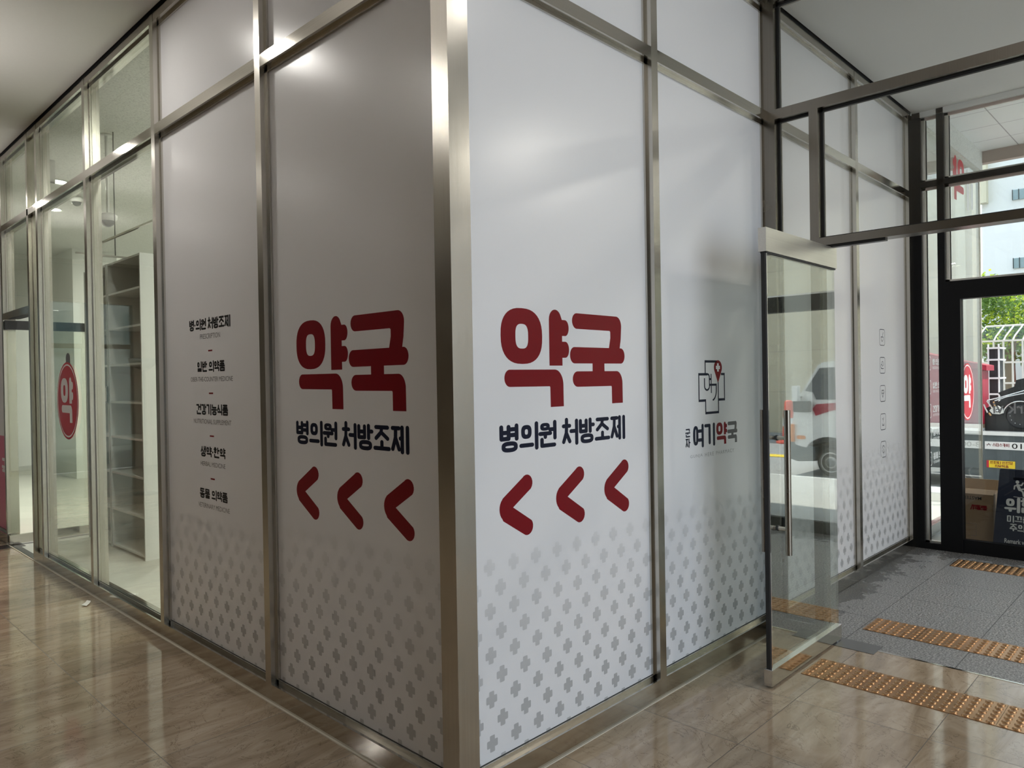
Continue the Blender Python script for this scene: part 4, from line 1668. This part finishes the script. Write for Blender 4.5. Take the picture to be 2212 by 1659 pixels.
m = MB()
cabp = [(-3.93, .31), (-3.97, .40), (-3.985, .66), (-3.945, .98), (-3.90, 1.08), (-3.80, 1.215), (-3.545, 1.63), (-3.48, 1.675), (-3.25, 1.705), (-2.45, 1.715), (-2.36, 1.67), (-2.32, .45), (-2.9, .45)]
cabp += arc(-3.385, .10, .42, .36, 55, 152, 10)
plate(m, cabp, TX+.02, W2-.02, 'truck_white')
cab = m.build('cab', truck)
m = MB()
plate(m, [(-3.76, 1.215), (-3.52, 1.585), (-3.28, 1.595), (-3.27, 1.07), (-3.58, 1.07), (-3.63, 1.19)], TX+.012, TX+.03, 'window_dark')
m.build('side_window', cab)
m = MB()
plate(m, [(-3.22, 1.60), (-2.52, 1.61), (-2.50, 1.08), (-3.21, 1.07)], TX+.012, TX+.03, 'window_dark')
m.build('side_window', cab)
m = MB()
m.add([(TX+.14, -3.815, 1.23), (W2-.14, -3.815, 1.23), (W2-.2, -3.572, 1.61), (TX+.2, -3.572, 1.61)], [(0, 1, 2, 3)], 'window_dark')
m.build('windscreen', cab)
m = MB()
plate(m, [(-3.64, .915), (-3.59, .80), (-3.30, .90), (-2.4, 1.02), (-2.4, 1.09), (-3.58, .99)], TX+.008, TX+.022, 'truck_red')
m.build('red_stripe', cab)
m = MB()
m.box((TX-.03, -4.005, .36), (TX+.10, -3.945, .65), 'amber')
m.build('turn_signal', cab)
m = MB()
plate(m, rrect(-3.905, .405, -3.765, .465, .025), TX+.006, TX+.03, 'amber')
m.build('side_marker', cab)
m = MB()
m.box((TX-.16, -3.91, 1.045), (TX-.04, -3.82, 1.30), 'truck_white')
m.tube([(TX-.06, -3.86, 1.10), (TX+.1, -3.80, 1.12)], .016, 'dark_metal', 8)
m.build('wing_mirror', cab)
m = MB()
plate(m, rrect(-3.92, .86, -3.645, 1.043, .02), TX-.10, TX-.02, 'machine_black')
m.build('mirror_box', cab)
m = MB()
plate(m, [(-4.045, .07), (-4.06, .30), (-4.03, .355), (-3.93, .35), (-3.62, .28), (-3.62, .05), (-3.9, .03)], TX+.03, W2-.03, 'truck_dark')
m.box((TX+.03, -4.065, .16), (W2-.03, -4.03, .345), 'truck_white')
m.build('bumper', truck)
m = MB()
m.box((TX+.25, -3.7, .05), (W2-.25, 2.4, .30), 'machine_black')
m.build('chassis', truck)


def wheel(y):
    m_ = MB()
    zc = GZ+.235
    m_.lathe([(.10, 0), (.165, .0), (.225, .012), (.235, .04), (.235, .16), (.225, .19), (.10, .2)], (TX+.10, y, zc), (1, 0, 0), 'rubber', 36)
    w_ = m_.build('wheel', truck)
    m_ = MB()
    m_.lathe([(.165, -.004), (.155, -.010), (.135, .03), (.10, .035), (.075, -.005), (.045, -.02), (.0005, -.02)], (TX+.10, y, zc), (1, 0, 0), 'truck_white', 32)
    for k in range(10):
        a = 2*PI*k/10
        m_.lathe([(.013, 0), (.013, -.018), (.0004, -.02)], (TX+.125, y+.105*math.cos(a), zc+.105*math.sin(a)), (1, 0, 0), 'chrome', 8)
    m_.lathe([(.075, -.012), (.070, -.03), (.0005, -.034)], (TX+.10, y, zc), (1, 0, 0), 'truck_dark', 24)
    m_.build('rim', w_)


wheel(-3.385)
wheel(.68)
# dark skirt with arches, white deck edge, number boards
m = MB()
sk = [(.573, -.16), (.573, .585), (-2.2, .585), (-2.2, .0), (.35, .0), (.40, -.16)]
plate(m, sk, TX+.01, W2-.05, 'truck_dark')
m.build('skirt', truck)['label'] = 'dark grey side skirt with number board'
m = MB()
plate(m, [(1.9, .20), (1.9, .585), (.60, .585), (.60, .10)]+[], TX+.02, W2-.05, 'truck_dark')
m.build('skirt', truck)
m = MB()
m.box((TX-.01, -2.2, .585), (W2, .575, .640), 'truck_white')
m.box((TX-.01, .575, .600), (W2, 2.4, .680), 'truck_white')
m.build('deck', truck)
m = MB()
m.box((TX, -1.4, .388), (TX+.01, .548, .497), 'truck_white')
m.build('number_board', truck)['label'] = 'white board with a logo and a phone number'
m = MB()
m.box((TX, .592, .392), (TX+.02, 1.6, .502), 'truck_white')
m.build('number_board', truck)['label'] = 'white board with part of a phone number'
ft = lambda s, z: (TX-.0015, -s, z)
m = MB()
latin(m, '010', -.225, -.01, .407, .480, ft, 'ink_black', .006)
latin(m, '00-8', -.838, -.600, .412, .482, ft, 'ink_black', .006)
hangul(m, '스타스카이', -.455, -.255, .425, .475, ft, 'ink_red', .12)
stroke(m, [(-.520, .435), (-.500, .470), (-.480, .435)], .006, ft, 'ink_navy')
stroke(m, [(-.530, .450), (-.470, .455)], .005, ft, 'ink_red')
m.build('lettering', truck)
m = MB()
m.box((TX, .190, .128), (TX+.01, .500, .228), 'yellow')
m.box((TX, .500, .128), (TX+.01, .528, .228), 'sticker_red')
ys_ = m.build('warning_label', truck)
m = MB()
hangul_words('lettering', ys_, '안전띠 안전모', -.485, -.215, .182, .220, ft, 'ink_red', .14)
hangul(m, '의무착용', -.43, -.265, .134, .172, ft, 'ink_red', .14)
m.build('lettering', ys_)
# red body with sloping top
m = MB()
plate(m, [(.575, .735), (.575, 1.50), (.90, 1.58), (2.9, 2.12), (2.9, .735)], TX+.05, TX+.42, 'truck_red')
m.build('red_body', truck)
m = MB()
plate(m, [(.52, 1.50), (.52, 1.575), (.90, 1.665), (2.9, 2.21), (2.9, 2.12), (.9, 1.58)], TX+.02, TX+.50, 'truck_red')
m.build('ladder_boom', truck)
m = MB()
plate(m, [(.575, .68), (.575, .735), (2.6, .735), (2.6, .68)], TX+.02, TX+.6, 'cardboard')
m.build('wooden_deck', truck)
# black winch and turntable
m = MB()
plate(m, [(.572, .64), (.572, .95), (.40, 1.06), (.30, 1.13), (.02, 1.22), (-.5, 1.25), (-.5, .64)], TX+.16, TX+1.2, 'machine_black')
m.build('turntable', truck)
m = MB()
m.lathe([(.0005, -.06), (.085, -.06), (.15, -.045), (.168, -.03), (.178, .0), (.178, .12)], (TX+.14, .14, .86), (1, 0, 0), 'machine_black', 40)
wd_ = m.build('winch_drum', truck)
m = MB()
for k in range(12):
    a = 2*PI*k/12
    m.lathe([(.006, 0), (.006, -.012), (.0004, -.014)], (TX+.085, .14+.115*math.cos(a), .86+.115*math.sin(a)), (1, 0, 0), 'chrome', 8)
m.build('bolt_ring', wd_)
m = MB()
m.tube([(TX+.10, .14+.185*math.cos(math.radians(a)), .86+.185*math.sin(math.radians(a))) for a in range(0, 185, 12)], .010, 'rubber', 8)
m.tube([(TX+.09, .14+.205*math.cos(math.radians(a)), .86+.205*math.sin(math.radians(a))) for a in range(10, 170, 12)], .009, 'chrome', 8)
m.build('hose', truck)
m = MB()
m.tube([(TX+.05, .52, 1.075), (TX+.05, .36, 1.12), (TX+.05, .02, 1.235)], .009, 'chrome', 8)
m.tube([(TX+.04, .43, 1.07), (TX+.04, .28, 1.13), (TX+.04, .0, 1.20)], .008, 'chrome', 8)
m.tube([(TX+.05, .525, 1.07), (TX+.05, .46, .965)], .012, 'chrome', 8)
m.tube([(TX+.05, .565, 1.02), (TX+.05, .52, .90)], .011, 'chrome', 8)
m.build('hydraulic_pipe', truck)
m = MB()
plate(m, [(.47, .97), (.50, .93), (.46, .885), (.38, .88), (.33, .90), (.34, .96), (.40, 1.0)], TX+.06, TX+.11, 'camera_plastic')
plate(m, [(.42, .95), (.42, .91), (.37, .91), (.37, .95)], TX+.05, TX+.06, 'machine_black')
m.lathe([(.014, 0), (.014, -.02), (.0004, -.02)], (TX+.05, .40, .93), (1, 0, 0), 'chrome', 10)
m.build('valve_block', truck)
m = MB()
m.tube([(TX+.03, .44, 1.06), (TX+.03, .425, .99)], .011, 'brass', 8)
m.tube([(TX+.03, .50, .90), (TX+.03, .475, .86)], .011, 'brass', 8)
m.build('brass_valve', truck)
m = MB()
plate(m, [(.36, 1.10), (.42, 1.18), (.22, 1.27), (.20, 1.36), (.05, 1.40), (-.4, 1.50), (-.4, 1.22), (.02, 1.20)], TX+.20, TX+.6, 'machine_black')
m.build('crane_arm', truck)
m = MB()
plate(m, [(.08, 1.385), (-.4, 1.47), (-.4, 1.60), (.06, 1.43)], TX+.15, TX+.7, 'truck_red')
m.build('arm_cover', truck)
# tool rack behind the winch
rk = tag(empty('tool_rack', (12.6, .8, GZ)), 'tall black rack with white frame standing behind the truck', 'rack')
m = MB(); m.box((12.42, .735, GZ), (12.8, .87, 1.86), 'machine_black'); m.build('cabinet', rk)
m = MB()
for z in (1.10, 1.36, 1.66, 1.85):
    m.box((12.38, .70, z), (12.84, .885, z+.028), 'truck_white')
for y in (.72, .865):
    m.tube([(12.40, y, GZ), (12.40, y, 1.93)], .013, 'truck_white', 8)
m.build('frame', rk)

# --- traffic cone, kerb paint
t = tag(empty('traffic_cone', (16.0, -6.42, GZ)), 'red traffic cone mirrored in the open glass door, left of the truck cab', 'cone')
m = MB()
m.lathe([(.30, .0), (.30, .05), (.16, .08), (.11, .75), (.09, 1.02), (.06, 1.05), (.0005, 1.05)], (16.0, -6.42, GZ), (0, 0, 1), 'cone_red', 24)
m.build('body', t)
m = MB()
m.lathe([(.142, .42), (.125, .62)], (16.0, -6.42, GZ), (0, 0, 1), 'sticker_white', 24)
m.build('reflective_band', t)
m = MB(); m.box((12.9, -7.5, GZ), (13.3, -4.6, GZ+.012), 'yellow')
struct(m.build('trim_4'), 'yellow painted line on the road')

# --- buildings
m = MB()
m.box((19.0, -18, -.2), (22, -4.4, 9), 'stone_beige')
for y in (-6.6, -9.2, -11.8):
    m.box((18.7, y-.35, -.2), (19.0, y+.35, 9), 'stone_beige')
tag(m.build('stone_building'), 'beige stone clad building across the road, mirrored in the glass door', 'building')
t = tag(empty('stone_pier', (14.6, 3.4, GZ)), 'beige stone pier of a building rising behind the red truck body', 'pier')
m = MB()
m.box((14.2, 1.455, GZ), (14.9, 5.5, 9), 'stone_beige')
m.build('shaft', t)
m = MB()
m.box((14.16, 1.56, GZ), (14.2, 1.72, 9), 'building_cream')
m.build('pilaster', t)
bt = tag(empty('apartment_building', (28, -8, GZ)), 'white apartment block with small windows beyond the trees', 'building')
m = MB(); m.box((26, -26, GZ), (36, 3.66, 16), 'building_white'); m.build('wall', bt)
m = MB(); m.box((25.7, 3.48, 6.85), (26, 3.66+.5, 16), 'building_cream'); m.build('corner_panel', bt)
for zz in (2.6, 4.70, 6.84, 8.9):
    for yy in (2.82, .9, -1.1):
        m = MB()
        m.box((25.94, yy-.32, zz), (26.02, yy+.01, zz+.31), 'pane_blue')
        wf = m.build('window', bt)
        m = MB()
        for q in (yy-.33, yy-.165, yy):
            m.box((25.92, q-.008, zz-.01), (25.95, q+.008, zz+.32), 'dark_metal')
        m.build('window_frame', wf)
m = MB()
m.box((-9, 18, -.1), (2, 20, 12), 'tile_white')
rb = tag(m.build('tiled_building'), 'white tiled building beyond the far corridor windows', 'building')
for xx in (-5.2, -3.4, -1.6):
    for zz in (2.3, 4.4):
        m = MB(); m.box((xx-.45, 17.95, zz), (xx+.45, 18.02, zz+1.0), 'pane_blue'); m.build('window', rb)

# --- glazed shelter
sh = tag(empty('glass_shelter', (16.6, 0, GZ)), 'white framed glazed shelter with curved roof beyond the truck', 'shelter')
YP = [1.80, 1.48, 1.31, 1.155, .985, .55, .10, -.4]
for y in YP:
    m = MB()
    m.box((16.0, y-.014, GZ), (16.06, y+.014, 2.10), 'truck_white')
    m.build('post', sh)
    m = MB()
    m.tube([(16.03, y, 2.10), (16.10, y-.03, 2.20), (16.35, y-.13, 2.42)], .016, 'truck_white', 8)
    m.build('roof_rib', sh)
for z in (2.10, 1.66, 1.24):
    m = MB(); m.box((15.995, -.4, z-.018), (16.065, 1.80, z+.018), 'truck_white'); m.build('rail', sh)
m = MB(); m.tube([(16.35, 1.67, 2.42), (16.35, .85, 2.42), (16.35, -.53, 2.42)], .02, 'truck_white', 8); m.build('ridge', sh)
m = MB(); m.box((16.025, -.4, .2), (16.032, 1.80, 2.08), 'glass_clear'); m.build('side_glass', sh)
m = MB(); m.add([(16.03, 1.8, 2.11), (16.03, -.4, 2.11), (16.35, -.53, 2.43), (16.35, 1.67, 2.43)], [(0, 1, 2, 3)], 'glass_clear'); m.build('roof_glass', sh)
m = MB(); m.box((16.0, -.4, GZ), (16.2, 1.8, 1.05), 'building_white'); m.build('plinth', sh)


# --- trees
def tree(x, y, h, r, label, seed, n):
    rr = random.Random(seed)
    t_ = tag(empty('tree', (x, y, GZ)), label, 'tree', 'street trees beyond the shelter')
    m_ = MB()
    m_.tube([(x, y, GZ), (x+.05, y+.05, h*.45), (x, y-.05, h*.75)], [.14, .11, .06], 'bark', 10)
    for k in range(7):
        a = rr.random()*2*PI
        m_.tube([(x, y, h*(.4+.05*k)), (x+math.cos(a)*r*.4, y+math.sin(a)*r*.4, h*(.52+.05*k)), (x+math.cos(a)*r*.75, y+math.sin(a)*r*.75, h*(.6+.06*k))], [.05, .03, .012], 'bark', 6)
    m_.build('trunk', t_)
    m_ = MB()
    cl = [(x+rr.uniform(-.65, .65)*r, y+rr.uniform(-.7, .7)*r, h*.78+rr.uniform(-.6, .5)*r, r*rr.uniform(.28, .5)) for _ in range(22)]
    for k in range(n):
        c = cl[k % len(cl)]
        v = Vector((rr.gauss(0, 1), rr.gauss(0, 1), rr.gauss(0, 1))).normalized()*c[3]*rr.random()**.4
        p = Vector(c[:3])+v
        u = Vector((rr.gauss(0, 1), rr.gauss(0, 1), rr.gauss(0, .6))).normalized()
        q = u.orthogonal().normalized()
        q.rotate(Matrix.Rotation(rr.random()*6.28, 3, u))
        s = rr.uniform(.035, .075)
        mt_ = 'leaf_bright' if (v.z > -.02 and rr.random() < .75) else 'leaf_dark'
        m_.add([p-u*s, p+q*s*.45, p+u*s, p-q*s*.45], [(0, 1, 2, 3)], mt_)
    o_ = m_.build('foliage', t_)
    return t_


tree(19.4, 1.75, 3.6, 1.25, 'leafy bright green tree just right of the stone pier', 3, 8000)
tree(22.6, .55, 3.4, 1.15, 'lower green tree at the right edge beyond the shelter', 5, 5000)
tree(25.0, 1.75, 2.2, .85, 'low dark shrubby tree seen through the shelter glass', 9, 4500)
